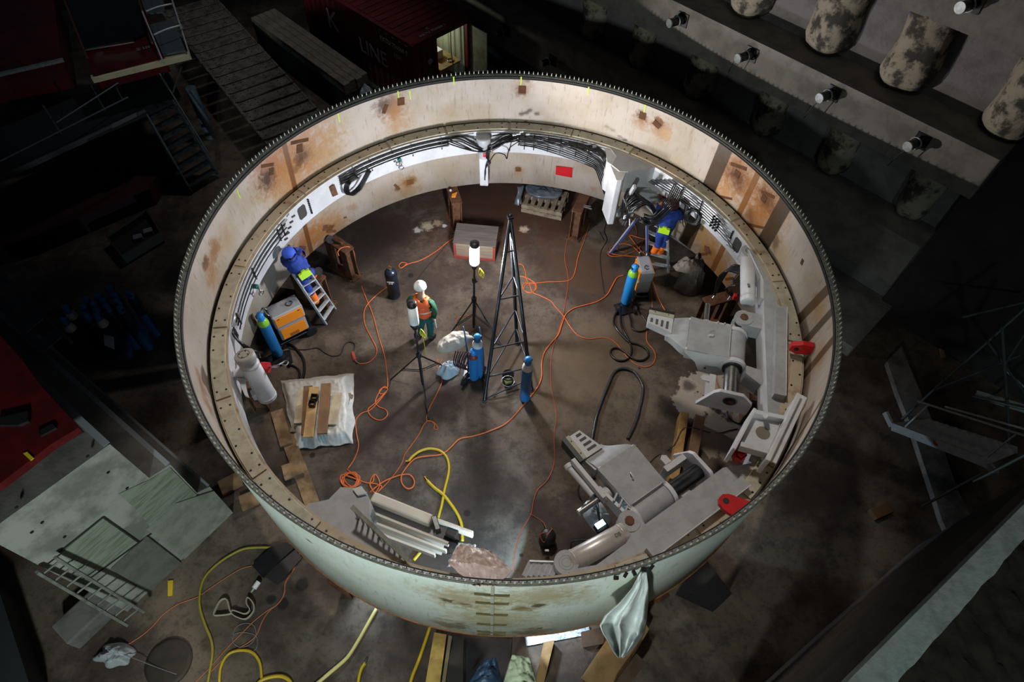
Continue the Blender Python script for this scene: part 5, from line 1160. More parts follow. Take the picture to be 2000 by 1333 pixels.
# ------------------------------------------------------------------ ladders the welders stand on
gA = [P(637, 634), P(572, 535, 1.7), P(652, 607), P(600, 525, 1.7)]
lad1 = ladder(gA[0], gA[1], gA[2]+V((.02, .05, 0)), gA[3], 6, 'aluminium step ladder under the left welder', .03, .06, ALU, treads=.09)
t = thing('step_ladder', P(1240, 470), 'aluminium step ladder with blue-edged rails under the right welder', 'ladder')
BR = mat('blue_rail_face', '2a3f9c', .5)
hd = [P(1243, 428, 1.75), P(1263, 418, 1.85), P(1303, 440, 1.8)]
ft = [P(1192, 494), P(1264, 532), P(1310, 535)]
for i, (a, c) in enumerate(((hd[0], ft[0]), (hd[1]+V((.0, -.05, 0)), ft[1]))):
    MB().beam(a, c, .055, .05, up=(0, -1, .3)).build('stile', ALU, t, bevel=.004)
    MB().beam(a, c, .03, .062, up=(0, -1, .3)).build('stile_face', BR, t)
MB().beam(hd[2], ft[2]+V((-.05, .05, 0)), .05, .07, up=(0, -1, .3)).build('stile', ALU, t, bevel=.004)
for k in (.12, .3, .48, .66, .84): MB().beam((hd[1]).lerp(ft[1], k)+V((.02, .04, 0)), hd[2].lerp(ft[2], k), .09, .025).build('tread', ALU, t)
MB().beam(P(1240, 364, 2.55), P(1205, 420, 1.2), .05, .09).build('prop', ALU, t)

# ------------------------------------------------------------------ pipes and hoses fixed to the ring
def arcpts(r, z, ta, tb, n=None, rz=None):
    n = n or max(4, int(abs(tb-ta)*20)); return [pol(r, ta+(tb-ta)*i/n, z) for i in range(n+1)]
PIPE = mat('zinc_pipe', 'c3c5c8', .3, .5, c2='94969a', scale=20, amt=.4)
RF = 4.745   # white inner face of the girder
def pipes(pa, pb, zs, r0=.018, mt=PIPE, dr=.03, fan=0, gap=0):
    ta, tb = TH(pa[0], pa[1], 2.45), TH(pb[0], pb[1], 2.45)
    if abs(tb-ta) > PI: tb += 2*PI if tb < ta else -2*PI
    for k, z in enumerate(zs):
        s = fan*k*.02
        MB().tube(arcpts(RF-dr, z, ta+s, tb-s), r0, 6).build('pipe', mt, ring)
def clamp(px, py, z0, z1, dr=.06, zz=2.45):
    t_ = TH(px, py, zz); MB().beam(pol(RF-dr, t_, z0), pol(RF-dr, t_, z1), .022, .022, up=tuple(pol(1, t_))).build('pipe_clamp', DSTEEL, ring)
pipes((462, 650), (560, 440), (2.62, 2.57, 2.52, 2.47, 2.42), fan=-.6, mt=PIPE); pipes((470, 640), (556, 446), (2.60, 2.50, 2.40), .012, HOSE, .065)
for q in ((467, 627), (541, 462), (549, 452), (505, 540)): clamp(*q, 2.36, 2.66)
for k in range(5):   # hoses dropping from the pipes to the left cylinder
    a = pol(RF-.04, TH(466, 650, 2.45), 2.6-.05*k); e = P(488+5*k, 700, 2.3)
    MB().tube(spl([a, a+V((.03+.01*k, -.15, 0)), a.lerp(e, .6)+V((.02*k, 0, -.1)), e], 5), .017, 6).build('hose', HOSE, ring)
for k in range(5):
    a = pol(RF-.09, TH(545+3*k, 462-7*k, 2.4), 2.34+.07*k); MB().cyl(a, a+V((.05, .06, 0)), .02, n=6).build('pipe_fitting', DSTEEL, ring)
pipes((655, 352), (872, 268), (2.62, 2.57, 2.52, 2.47, 2.42), .014, HOSE); pipes((690, 335), (872, 270), (2.60, 2.50, 2.44), .014, PIPE, .06)
for q in ((688, 338), (720, 322), (762, 302), (800, 290), (858, 275)): clamp(*q, 2.38, 2.66)
for k in range(4):   # looped hoses at the left end of the top run
    a = P(655+3*k, 350, 2.5-.03*k); o_ = pol(-.06-.03*k, math.atan2(a.y, a.x))
    pt = [P(690, 338, 2.5), P(664, 346, 2.45), P(652+k*2, 356, 2.3), P(664, 368-k*2, 2.15), P(688, 368-k*2, 2.15), P(702, 355, 2.25), P(716, 326, 2.5)]
    pt = [p*1 for p in pt]; pt = [V((p.x, p.y, p.z))*1.0+V((0, 0, 0)) for p in pt]
    pt = [V((p.x*min(1, (4.66-.03*k)/math.hypot(p.x, p.y)), p.y*min(1, (4.66-.03*k)/math.hypot(p.x, p.y)), p.z)) for p in pt]
    MB().tube(spl(pt, 6), .019, 7).build('hose', HOSE, ring)
MB().beam(PC(648, 363, 4.72), PC(655, 382, 4.72), .12, .02, up=tuple(pol(1, 2.2))).build('rust_strip', RUST, ring)
random.seed(3)
def faceP(x, y, r=4.62): return PC(x, y, r)
def hose(px, r=.018, rr=4.6, mt=None, name='hose', parent=None, jit=0):
    pts = []
    for x, y in px:
        p = PC(x, y, rr-jit*random.random())
        if p.z > 2.62: p = P(x, y, 2.62); q_ = min(1, 4.7/math.hypot(p.x, p.y)); p = V((p.x*q_, p.y*q_, 2.62))
        pts.append(p)
    return MB().tube(spl(pts, 6), r, 7).build(name, mt or HOSE, parent or ring)
for k in range(4): hose([(872, 264+4*k), (900, 262+5*k), (935, 283+3*k), (960, 283+2*k), (985, 268+3*k), (1010, 258+4*k)], .017, 4.56, jit=.1)
for k in range(3): hose([(874, 270+5*k), (905, 284+3*k), (932, 296), (960, 294-k), (985, 280), (1012, 262+6*k)], .014, 4.54, jit=.1)
hose([(872, 262), (900, 258), (925, 268)], .014, 4.6); hose([(958, 266), (985, 262), (1008, 258)], .014, 4.6)
for k in range(3): hose([(950+3*k, 295), (950+2*k, 308), (958-3*k, 318), (948, 330), (947, 352)], .013, 4.5, jit=.06)
hose([(955, 318), (968, 300), (985, 302), (990, 310), (995, 290), (1012, 277)], .012, 4.5)
A = PC(948, 302, 4.5); MB().box(A, (.1, .08, .1)).build('red_sensor', RED, ring, bevel=.01)
# bright pipes and black hoses of the top right run
pipes((1012, 258), (1165, 290), (2.64, 2.60, 2.56, 2.52, 2.48, 2.44), .016, CHROME, .05, fan=1)
for k in range(8): hose([(1012, 262+3*k), (1045, 264+3.4*k), (1085, 272+4*k), (1120, 284+4*k), (1150, 298+3.6*k), (1176-2*k, 316+2*k), (1194-3.6*k, 345), (1198-2.5*k, 372+k)], .015, 4.52, jit=.12)
for k in range(6): hose([(1110, 268+3*k), (1145, 276+3*k), (1172-k, 288+2*k), (1188-2*k, 308+k), (1196-2.5*k, 335), (1199-2.5*k, 366+k)], .015, 4.5, jit=.1)
for px in (1026, 1045, 1073, 1098, 1130, 1155): clamp(px, 262+(px-1026)*.2, 2.28, 2.68, .1)
for px, py in ((1012, 262), (1018, 258), (1004, 264), (1030, 263), (1150, 282), (1160, 287)):
    A = PC(px, py, 4.5); MB().cyl(A-V((.03, 0, 0)), A+V((.05, 0, .01)), .03, n=8).build('pipe_fitting', CHROME, ring)
# right run of bright pipes ending in fittings, and a coil
pipes((1322, 356), (1402, 445), (2.66, 2.60, 2.54, 2.48, 2.42, 2.36, 2.30), .019, CHROME, .05, fan=1)
for q in ((1342, 375), (1378, 405)): clamp(*q, 2.26, 2.7, .1)
for i in range(4):
    for j in range(3):
        t_ = TH(1392+j*5, 432+j*5, 2.45); a = pol(RF-.06, t_, 2.58-.08*i); MB().cyl(a, a-pol(.05, t_), .026, n=6).build('pipe_fitting', DSTEEL, ring)
A = PC(1354, 424, 4.6); b = MB()
for k in range(9): b.torus(A+V((random.uniform(-.02, .02), random.uniform(-.02, .02), random.uniform(-.02, .02))), (random.uniform(-.3, .3)-.7, -.7+random.uniform(-.3, .3), .3), .17-.014*(k % 5), .011, 24, 6)
b.build('hose_coil', HOSE, ring)
hose([(1338, 400), (1336, 425), (1340, 443), (1334, 440), (1333, 420)], .01, 4.6)
for k in range(7): hose([(1318+2.5*k, 358+3*k), (1308+3*k, 378+2*k), (1300+2*k, 394+2.5*k), (1286+k, 410+3*k), (1273, 422+3*k), (1258, 418+3*k)], .015, 4.2, jit=.15)
# hose loom with silver ends hanging by the corner bracket
t = thing('hose_loom', P(1240, 400, 1.6), 'thick loom of black hoses with silver ends hanging at the upper right bracket', 'hose bundle')
random.seed(11)
for k in range(26):
    a = k/25; r1 = random.random()
    top = P(1262+14*a, 372+18*a, 2.2); mid = P(1238-8*(1-a)+22*a, 376+26*a-6*r1, 2.35-.25*r1); end = P(1206+10*a+r1*18, 402+30*a+8*r1, 1.75+.2*r1)
    back = P(1286-6*r1, 420+12*a, 1.9)
    hs_ = MB().tube(spl([back, P(1274-4*r1, 398+10*a, 2.1), mid, P(1218+18*a, 388+26*a, 2.15), end], 6), .014, 6).build('hose', HOSE, t)
    d = (end-P(1218+18*a, 388+26*a, 2.15)).normalized(); MB().cyl(end-d*.02, end+d*.09, .022, n=6).cyl(end+d*.09, end+d*.12, .015, n=6).build('end_fitting', CHROME, hs_)
for k in range(7):
    MB().tube(spl([P(1290, 428+k, 1.9), P(1278-2*k, 440, 1.8), P(1262-2*k, 438-k, 1.8), P(1250+3*k, 425, 1.9)], 6), .017, 6).build('hose', HOSE, t)
MB().box(P(1222, 424, 1.9), (.09, .02, .1), .3).build('white_label', mat('paper', ''), t); MB().box(P(1232, 421, 1.95), (.1, .02, .07), .3).build('white_label', mat('paper', ''), t)
# hoses at the upper right cylinder
t = thing('hose_loom', P(1430, 560, 1.8), 'sheaf of black hoses with a red valve beside the right white cylinder', 'hose bundle')
for k in range(6):
    MB().tube(spl([P(1447, 520+3*k, 2.4), P(1430-2*k, 520+2*k, 2.3), P(1412-2*k, 545, 2.0), P(1400-k, 568+2*k, 1.6)], 6), .02, 6).build('hose', HOSE, t)
    e = P(1400-k, 568+2*k, 1.6); MB().cyl(e, e+V((-.04, -.05, -.03)), .024, n=6).build('end_fitting', CHROME, t)
for k in range(5): MB().tube(spl([P(1446, 530+6*k, 2.4), P(1434+k, 545+3*k, 2.2), P(1428-3*k, 565, 2.0), P(1436, 580+k, 1.9), P(1442, 572, 2.1)], 6), .01, 6).build('hose', HOSE, t)
MB().box(P(1436, 580, 1.95), (.08, .08, .12)).build('red_valve', RED, t, bevel=.01); MB().cyl(P(1428, 578, 1.9), P(1422, 586, 1.8), .025, n=8).build('end_fitting', CHROME, t)
# hydraulic lines with a work light at the lower arm
t = thing('small_ram', P(1140, 945, 1.9), 'slim white ram and black lines standing beside the lower arm', 'hydraulic cylinder')
MB().cyl(P(1110, 912, 2.2), P(1158, 968, 2.2), .05, n=16).build('barrel', WHITE, t); MB().cyl(P(1108, 908, 2.2), P(1113, 915, 2.2), .065, n=12).build('end_cap', WHITE, t)
MB().beam(P(1118, 900, 2.3), P(1180, 975, 2.3), .07, .14).build('guard_plate', WHITE, t, bevel=.008)
for k in range(3): MB().tube(spl([P(1114, 905+2*k, 2.2), P(1135, 930+3*k, 2.15), P(1155, 955+2*k, 2.1), P(1165, 980, 1.8), P(1170, 1015, 1.0)], 5), .022, 6).build('hose', HOSE, t)
for k in range(2): MB().tube(spl([P(1132, 945, 2.0), P(1128+3*k, 965, 1.5), P(1140, 982, 1.3), P(1150, 970, 1.9)], 5), .007, 5).build('hose', HOSE, t)
WL = P(1174, 1030, 1.35)
t = thing('work_light', V((WL.x, WL.y, 0)), 'small bright bluish work light under the lower arm behind the silver cylinder', 'work light')
MB().box(WL, (.22, .14, .08), .6).build('housing', BLACK, t, bevel=.01); MB().box(WL+V((-.02, .03, .045)), (.16, .09, .01), .6).build('light_panel', mat('light_panel', 'ffffff', .4, emit='9fdcff', es=9), t)
MB().cyl(V((WL.x, WL.y, 0)), WL-V((0, 0, .03)), .015, n=8).build('pole', DSTEEL, t)
tag(crumple('plastic_sheet', P(1165, 1010, .9), .2, .3, .1, CLR, 31, 20, rz=.3), 'small clear plastic scrap glowing by the work light under the lower arm', 'plastic sheet')
tag(MB().tube(spl([P(1180, 1060, .6), P(1150, 1055, .4), P(1120, 1058, .3), P(1115, 1068, .2), P(1120, 1085, .1)], 6), .012, 6).build('thin_cable', BLACK), 'thin black cable drooping behind the silver cylinder', 'cable')
# work light on the floor by the front of the ring, shining through the gap
lamp('SPOT', 'front_worklight', P(975, 1120, 2.45), P(815, 1020, 1.9), 110, (.66, .86, 1), .06, 95, .3)
lamp('SPOT', 'gap_worklight', V((.25, -4.75, 1.0)), P(890, 1000, 0), 420, (.42, .74, 1), .04, 70, .1)
lamp('SPOT', 'under_ring_light', V((.6, -4.7, .7)), P(1085, 1250, 0), 90, (.6, .8, 1), .04, 70, .2)
lamp('SPOT', 'arm_worklight', P(1185, 1010, .75), P(1560, 985, 0), 190, (.6, .82, 1), .04, 40, .2)
lamp('SPOT', 'left_gap_worklight', P(720, 1085, .6), P(690, 1225, 0), 60, (.6, .8, 1), .05, 80, .3)

# ------------------------------------------------------------------ cables and hoses on the floor
def cable(px, r, mt, label, name='extension_cable', cat='cable', z=0, ends=None):
    pts = [P(q[0], q[1], (q[2] if len(q) > 2 else z)+r) for q in px]
    o = MB().tube(spl(pts, 6), r, 6).build(name, mt); return tag(o, label, cat)
R_ = .0105
cable([(662, 500, .93), (660, 492, .96), (668, 484, .97), (683, 483, .93), (692, 495, .5), (697, 530), (712, 575), (728, 615), (740, 660), (752, 700), (757, 745), (756, 758), (748, 758), (741, 764), (743, 770), (752, 768), (757, 760), (750, 756), (740, 768), (733, 785), (740, 795), (752, 800), (757, 810), (748, 820), (735, 820), (723, 812), (719, 800), (730, 790), (745, 775), (756, 764), (735, 790), (722, 802), (706, 808), (695, 822), (696, 845), (700, 872), (692, 897), (678, 918)], R_, ORANGE, 'long orange cable from the rear left stand down to the big orange coil')
cable([(757, 561), (740, 573), (720, 592), (711, 610), (713, 635), (725, 660), (735, 680), (734, 695), (722, 707), (706, 711), (697, 708)], R_, ORANGE, 'orange cable from the black bottle curving to the red plug')
cable([(885, 466), (872, 475), (856, 488), (838, 500), (818, 510), (800, 515), (790, 520), (783, 524), (779, 519), (785, 513), (795, 515), (790, 518)], R_, ORANGE, 'orange cable from the wooden crate ending in a loop at the black bottle')
cable([(1152, 434), (1143, 465), (1130, 500), (1123, 532), (1115, 546), (1100, 550), (1070, 551), (1050, 553), (1038, 555), (1025, 553), (1021, 562), (1028, 570), (1042, 571), (1046, 560), (1040, 552), (1028, 556), (1023, 566), (1034, 573), (1046, 567), (1047, 556), (1036, 547), (1022, 541), (1010, 538), (1003, 525), (1008, 517), (1020, 518), (1026, 530), (1028, 545), (1036, 560), (1040, 571), (1055, 578), (1075, 588), (1085, 600), (1100, 617), (1115, 640), (1130, 656), (1150, 662), (1180, 660), (1200, 668), (1215, 685), (1232, 705), (1255, 717), (1272, 714), (1280, 700), (1277, 685), (1264, 668), (1263, 650), (1267, 640)], R_, ORANGE, 'orange cable looping beside the trestle and running right to the upper arm')
cable([(1218, 538), (1205, 543), (1195, 560), (1185, 577), (1165, 590), (1140, 597), (1120, 603), (1105, 615), (1097, 635), (1090, 655), (1075, 672), (1063, 690), (1058, 710), (1058, 735), (1050, 757), (1030, 782), (1005, 812), (985, 830), (955, 843), (925, 852), (898, 858), (880, 875), (862, 888), (830, 892), (810, 897), (795, 912), (784, 930), (785, 945), (795, 955), (806, 952), (809, 940), (800, 928), (785, 928), (765, 934), (745, 944), (722, 962)], .0145, ORANGE, 'thick orange cable crossing the whole floor from the right bottle to the coil')
cable([(1112, 448), (1106, 480), (1103, 505), (1108, 530), (1110, 550), (1107, 575), (1102, 605), (1095, 635), (1085, 665), (1078, 690), (1075, 730), (1078, 765), (1085, 800), (1087, 822), (1082, 850), (1083, 890), (1080, 915), (1068, 940), (1050, 958), (1042, 980), (1037, 1005), (1020, 1035), (1008, 1070), (1003, 1100), (1003, 1118)], .008, mat('dull_red_cable', 'a8472f', .5), 'thin dull red cable running the length of the floor to the front ledge')
cable([(1035, 1004), (1045, 1010), (1060, 1020), (1068, 1034, .2), (1078, 1033, .35), (1070, 1045, .38), (1062, 1060, .3), (1055, 1045, .38), (1066, 1040, .38)], .008, mat('dull_red_cable', ''), 'short dull red cable branching off to the black drum')
cable([(872, 720), (864, 735), (862, 750), (852, 772), (840, 795), (834, 812), (834, 822), (845, 824), (853, 832), (855, 838), (848, 838), (848, 828), (838, 822), (828, 830), (818, 850), (800, 875), (790, 890), (785, 905), (772, 925), (755, 945), (740, 960)], .008, ORANGE, 'thin orange cable from the unlit lamp tripod down to the coil')
cable([(855, 703), (853, 715), (858, 722), (868, 725), (873, 716), (864, 713), (861, 708), (864, 703)], .008, ORANGE, 'small orange cable end beside the canvas-covered trolley')
cable([(921, 617), (905, 617), (893, 624), (891, 632), (895, 645), (899, 655)], .008, mat('dull_orange', ''), 'short orange cable beside the glowing lamp tripod')
cl = [(678, 918)]
random.seed(5)
for k in range(26): a = k*.9*PI/2; rx = 20-6*((k*7) % 5)/4; cl.append((684+3*math.sin(k)+rx*math.cos(a), 938+2*math.cos(k*1.3)+rx*.78*math.sin(a), .008*(k//4)))
for k in range(9): a = PI+k*PI/2; cl.append((732+12*math.cos(a)*(1.2 if k % 2 else .8), 945+18*math.sin(a), .01))
cl += [(745, 950), (738, 962)]
cable(cl, .012, ORANGE, 'untidy orange cable coil on the floor beside the lower left bracket', 'cable_coil', 'cable coil')
cable([(1197, 496), (1192, 485), (1205, 478), (1225, 477), (1240, 485), (1250, 500), (1225, 500), (1200, 497), (1188, 492), (1192, 500), (1215, 500), (1240, 490), (1255, 478), (1270, 470), (1250, 465), (1230, 460), (1240, 475), (1252, 490), (1262, 500), (1258, 515), (1262, 530), (1275, 550), (1285, 580), (1295, 600), (1305, 616)], R_, ORANGE, 'tangled orange cable under the right ladder running to the upper arm')
cable([(1228, 420), (1240, 440), (1243, 458), (1230, 470), (1212, 478), (1206, 488), (1222, 492), (1238, 480), (1256, 470), (1250, 485), (1252, 505), (1250, 520), (1256, 535), (1270, 560), (1274, 600), (1276, 617)], .008, mat('dull_orange', ''), 'thinner orange-red cable in the tangle under the right ladder')
cable([(1392, 715), (1395, 730), (1400, 750), (1415, 790), (1432, 808)], .012, mat('dull_orange', ''), 'short orange cable passing under the upper arm')
cable([(563, 680), (575, 683), (600, 683), (620, 680), (635, 690), (650, 696), (665, 692), (672, 675), (682, 668), (692, 672), (692, 682), (688, 690)], .011, BLACK, 'thin black cable from the left bottle to the red plug')
t = thing('power_plug', P(692, 697), 'red round plug joining black and orange cables on the left floor', 'plug')
MB().cyl(P(688, 689, .04), P(692, 700, .04), .035, n=14).cyl(P(692, 700, .04), P(694, 704, .04), .042, n=14).build('body', mat('plug_red', 'b8453a', .5), t); MB().cyl(P(694, 704, .04), P(697, 709, .04), .02, .014, n=10).build('gland', STEEL, t)
cable([(552, 668), (570, 675), (585, 690), (593, 705), (594, 725), (590, 740), (582, 752), (570, 758)], .03, HOSE, 'thick black hose curling from the left bottle towards the white sheet', 'black_hose', 'hose')
cable([(540, 712), (560, 712), (578, 718), (585, 730), (580, 745), (568, 756)], .025, HOSE, 'second black hose loop behind the white plastic sheet', 'black_hose', 'hose')
cable([(1160, 935), (1155, 905), (1153, 880), (1158, 850), (1165, 815), (1175, 785), (1187, 755), (1200, 728), (1217, 720), (1238, 727), (1253, 748), (1256, 765), (1249, 800), (1243, 822), (1234, 843), (1226, 858)], .034, mat('ribbed_hose', '1b1c1f', .35, c2='3a3b40', scale=60, amt=.8, lo=.45, hi=.55), 'long ribbed black hose looping up from the lower arm across the floor', 'black_hose', 'hose')
cable([(1213, 600), (1212, 615), (1215, 640), (1228, 665), (1234, 682), (1230, 698), (1218, 705), (1203, 703), (1193, 692), (1196, 682), (1208, 681), (1225, 692), (1240, 703), (1256, 704), (1267, 695), (1262, 682), (1245, 673), (1228, 668), (1210, 650), (1199, 632), (1203, 612), (1215, 600)], .024, HOSE, 'black hose in two loops on the floor below the right welding machine', 'black_hose', 'hose')
cable([(1225, 600), (1232, 625), (1235, 642), (1248, 648), (1262, 645), (1268, 640)], .02, HOSE, 'black hose from the right bottle to the shoe of the upper arm', 'black_hose', 'hose')
cable([(1240, 590), (1247, 606), (1260, 625), (1268, 635)], .018, HOSE, 'straight black cable from the right bottle cart to the upper arm', 'black_cable')
cable([(1270, 903), (1282, 892), (1305, 880), (1318, 868, .3), (1332, 840, .32), (1345, 836, .33), (1362, 838, .33), (1385, 845), (1405, 846), (1425, 841), (1440, 838)], .009, BLACK, 'thin black cable lying over the pair of timber baulks', 'black_cable')
cable([(885, 460), (870, 480), (850, 505), (835, 520), (815, 545), (798, 552), (785, 556)], .005, BLACK, 'very thin dark wire from the crate towards the man in the vest', 'wire')
cable([(1155, 408, 1.0), (1160, 425, .6), (1165, 440), (1172, 455), (1180, 470)], .006, BLACK, 'thin dark wire hanging from the welding clamp', 'wire')
cable([(1420, 800), (1422, 815), (1432, 824), (1445, 828), (1455, 826)], .018, HOSE, 'short black hoses below the bearing lug of the upper arm', 'black_hose', 'hose')
cable([(1180, 575), (1172, 500), (1185, 470), (1180, 450), (1190, 420)], .007, BLACK, 'thin black cable on the floor by the right end stand', 'wire')
YW = mat('yellow_hose_clean', 'bd9c1e', .45); YP = mat('yellow_hose_worn', 'cfc07a', .5)
def yh(px, r, mt, lb, z=0): cable(px, r, mt, lb, 'yellow_hose', 'hose', z)
yh([(798, 901), (806, 892), (820, 882), (838, 877), (857, 880), (870, 890), (876, 905), (876, 925), (868, 958), (863, 985), (856, 1012)], .026, YW, 'yellow hose with a pale end arching over the floor above the burnt beams')
yh([(834, 939), (848, 953), (866, 967), (884, 990), (896, 1010), (902, 1030), (903, 1058)], .032, YW, 'thicker yellow hose with brass end diving under the burnt beams')
yh([(835, 1060), (822, 1078), (808, 1095)], .03, YW, 'yellow hose piece seen between the ladder and the burnt beams')
for k, e, lb in (((798, 901), (795, 905), 'brass end fitting of the arching yellow hose'), ((834, 939), (832, 935), 'brass end fitting of the thicker yellow hose')):
    tag(MB().cyl(P(*k, .03), P(*e, .03)+V((-.03, .03, 0)), .022, n=8).build('hose_coupling', mat('brass', ''), None), lb, 'coupling')
yh([(528, 1070), (500, 1070), (475, 1073), (450, 1085), (425, 1102), (402, 1125), (392, 1150), (390, 1185), (400, 1220), (412, 1250), (415, 1275), (410, 1310), (404, 1345)], .022, mat('dim_yellow_hose', '8f8226', .5), 'dim yellow hose curving down the left of the floor outside the ring')
yh([(428, 1340), (430, 1310), (437, 1290), (450, 1276), (472, 1271), (492, 1275), (505, 1290), (510, 1310), (511, 1345)], .022, YW, 'yellow hose loop at the lower left, outside the ring')
yh([(495, 1345), (510, 1330), (530, 1323), (550, 1322), (565, 1330), (572, 1345)], .028, YW, 'yellow hose bend touching the bottom edge of the picture')
yh([(735, 1190), (715, 1225), (698, 1255), (678, 1285), (650, 1310), (620, 1335), (600, 1350)], .03, YP, 'pale yellow hose coming out from under the ring towards the lower left')
yh([(840, 1225), (830, 1255), (818, 1290), (806, 1320), (798, 1350)], .028, YW, 'bright yellow hose running straight down beside the pale timber')
yh([(714, 1295), (707, 1305), (702, 1320), (698, 1345)], .026, YW, 'short yellow hose with metal end at the bottom edge')
tag(MB().cyl(P(713, 1297, .03), P(716, 1289, .03), .022, n=8).build('hose_coupling', CHROME), 'metal end of the short yellow hose at the bottom edge', 'coupling')
cable([(585, 1082), (578, 1105), (566, 1125), (558, 1140), (553, 1165), (540, 1182), (520, 1195), (495, 1215), (470, 1240), (445, 1265), (410, 1305), (370, 1345)], .009, mat('dull_orange', ''), 'orange cable running down left outside the ring')
cable([(583, 1085), (572, 1115), (557, 1138), (556, 1158), (545, 1178), (525, 1195), (512, 1215), (498, 1245), (470, 1265), (440, 1285), (405, 1320)], .009, mat('dull_orange', ''), 'second orange cable twisting beside the first outside the ring')
cable([(492, 1106), (470, 1112), (440, 1130), (410, 1150), (385, 1167), (350, 1180), (320, 1200), (300, 1222), (280, 1240), (250, 1260)], .009, mat('dull_orange', ''), 'orange cable from the dark steel plate towards the abutment')
cable([(455, 1240), (462, 1225), (478, 1218), (495, 1222), (500, 1240), (490, 1258), (470, 1265), (455, 1255), (458, 1240), (475, 1236), (495, 1240), (503, 1250), (500, 1268), (485, 1278)], .007, mat('grey_wire', '6b6b68', .5), 'grey wire in loose rings on the floor outside the ring', 'wire')
cable([(1640, 592), (1665, 587), (1690, 578), (1710, 565)], .008, mat('dull_orange', ''), 'thin orange cable in the dark right of the ring')
# pale webbing sling
b = MB(); sl = spl([P(*k, .05) for k in ((418, 1200), (430, 1175), (443, 1172), (450, 1195), (460, 1205), (480, 1210), (495, 1195), (495, 1180), (484, 1168), (482, 1180), (488, 1192), (478, 1200), (455, 1193), (450, 1200), (425, 1203))], 5, closed=True)
for i in range(len(sl)): b.beam(sl[i], sl[(i+1) % len(sl)], .012, .055)
tag(b.build('lifting_sling', mat('webbing', 'a39c88', .85)), 'pale webbing sling lying in a twisted loop, lower left floor', 'sling')
t = thing('spray_can', P(500, 1145), 'small white bottle lying on the floor outside the ring, lower left', 'bottle')
MB().cyl(P(505, 1137, .05), P(496, 1150, .05), .045, n=14).build('body', mat('white_plastic', ''), t); MB().cyl(P(496, 1150, .05), P(490, 1158, .05), .03, .012, n=12).build('nozzle', GS, t)

# ------------------------------------------------------------------ outside the ring, at the front
DP = mat('dark_plate', '211f22', .5, .5, c2='33302f', scale=4, amt=.5)
YT = mat('pale_yellow_timber', 'b9984e', .7, c2='7a5a2a', scale=2.4, amt=.7)
def slab(px, z, h, name, mt, label, cat, bv=.01): return tag(MB().prism([P(*k, z) for k in px], (0, 0, -h)).build(name, mt, bevel=bv), label, cat)
slab([(492, 1105), (530, 1068), (560, 1060), (575, 1070), (512, 1128)], .08, .08, 'steel_plate', DP, 'dark steel plate lying at the left foot of the ring', 'plate')
slab([(515, 1125), (575, 1075), (590, 1090), (555, 1130), (540, 1142)], .05, .04, 'steel_plate', mat('dull_plate', '3a3636', .5, .5), 'dull steel offcut plate beside the dark one at the left foot', 'plate')
slab([(848, 1236), (872, 1240), (858, 1345), (829, 1345)], .22, .22, 'timber_baulk', YT, 'pale yellow timber running down to the bottom edge, left one', 'timber')
slab([(886, 1243), (906, 1246), (904, 1345), (866, 1345)], .16, .16, 'steel_channel', mat('channel_dark', '2c2824', .6, .4), 'dark steel channel right of the pale yellow timber', 'channel')
slab([(876, 1242), (883, 1243), (868, 1345), (861, 1345)], .2, .2, 'thin_batten', mat('dull_batten', '6e6048', .8), 'thin dull batten between pale timber and steel channel', 'batten')
slab([(910, 1246), (1000, 1250), (990, 1345), (906, 1345)], .04, .04, 'steel_plate', DP, 'dark steel base plate under the blue tarpaulin at the bottom edge', 'plate')
slab([(1062, 1255), (1083, 1251), (1060, 1345), (1044, 1345)], .22, .22, 'timber_baulk', mat('brown_yellow_timber', '8c6c40', .75, c2='5a4024', scale=3, amt=.7), 'brown timber running down to the bottom edge beside the pale tarpaulin', 'timber')
slab([(1185, 1250), (1240, 1185), (1268, 1230), (1200, 1345), (1170, 1345), (1137, 1322)], .2, .2, 'timber_mat', mat('ochre_timber', '83653e', .75, c2='6b4a28', scale=2.5, amt=.7), 'wide ochre timber mat under the hanging plastic sheet', 'timber')
slab([(1243, 1277), (1262, 1295), (1225, 1345), (1195, 1345)], .42, .2, 'timber_block', mat('dark_brown_timber', '4b3626', .8, c2='2e2018', scale=4, amt=.6), 'dark brown timber block resting on the ochre mat, bottom edge', 'timber')
slab([(1135, 1235), (1180, 1225), (1180, 1258), (1140, 1265)], .1, .1, 'timber_block', mat('dark_brown_timber', ''), 'brown timber block under the front of the ring', 'timber')
slab([(1355, 1110), (1378, 1092), (1430, 1160), (1405, 1185), (1330, 1150)], .4, .4, 'black_box', mat('black_panel', ''), 'long black box on the floor just outside the front right of the ring', 'box')
b = MB(); q = [P(*k, .02) for k in ((1025, 1240), (1150, 1225), (1152, 1240), (1028, 1263))]  # lamplit strip of floor, its brightness put into the colour of this sheet
tag(MB().prism(q, (0, 0, .012)).build('lit_floor_sheet', mat('lit_floor_sheet', 'c8d2dc', .5, c2='6b7682', scale=26, amt=.9), None), 'bright speckled sheet painted as lamplight on the floor under the front of the ring', 'plastic sheet')
def tarp(px, pk, mt, label, seed):
    q = [P(*k, z) for *k, z in px]; b = MB()
    b.grid(lambda u, v: q[0].lerp(q[1], u).lerp(q[3].lerp(q[2], u), v)+V((0, 0, .06*noise.noise(V((u*5, v*5, seed)))+.05*abs(noise.noise(V((u*10, v*14, seed+3))))+pk*math.sin(PI*u)*(v**.5))), 24, 24)
    return tag(b.build('tarpaulin', mt, solid=.005), label, 'tarpaulin')
tarp([(945, 1290, .5), (968, 1284, .5), (985, 1350, .35), (905, 1350, .3)], .25, mat('blue_tarp', '2c4560', .5), 'dark blue tarpaulin heap at the bottom edge', 2)
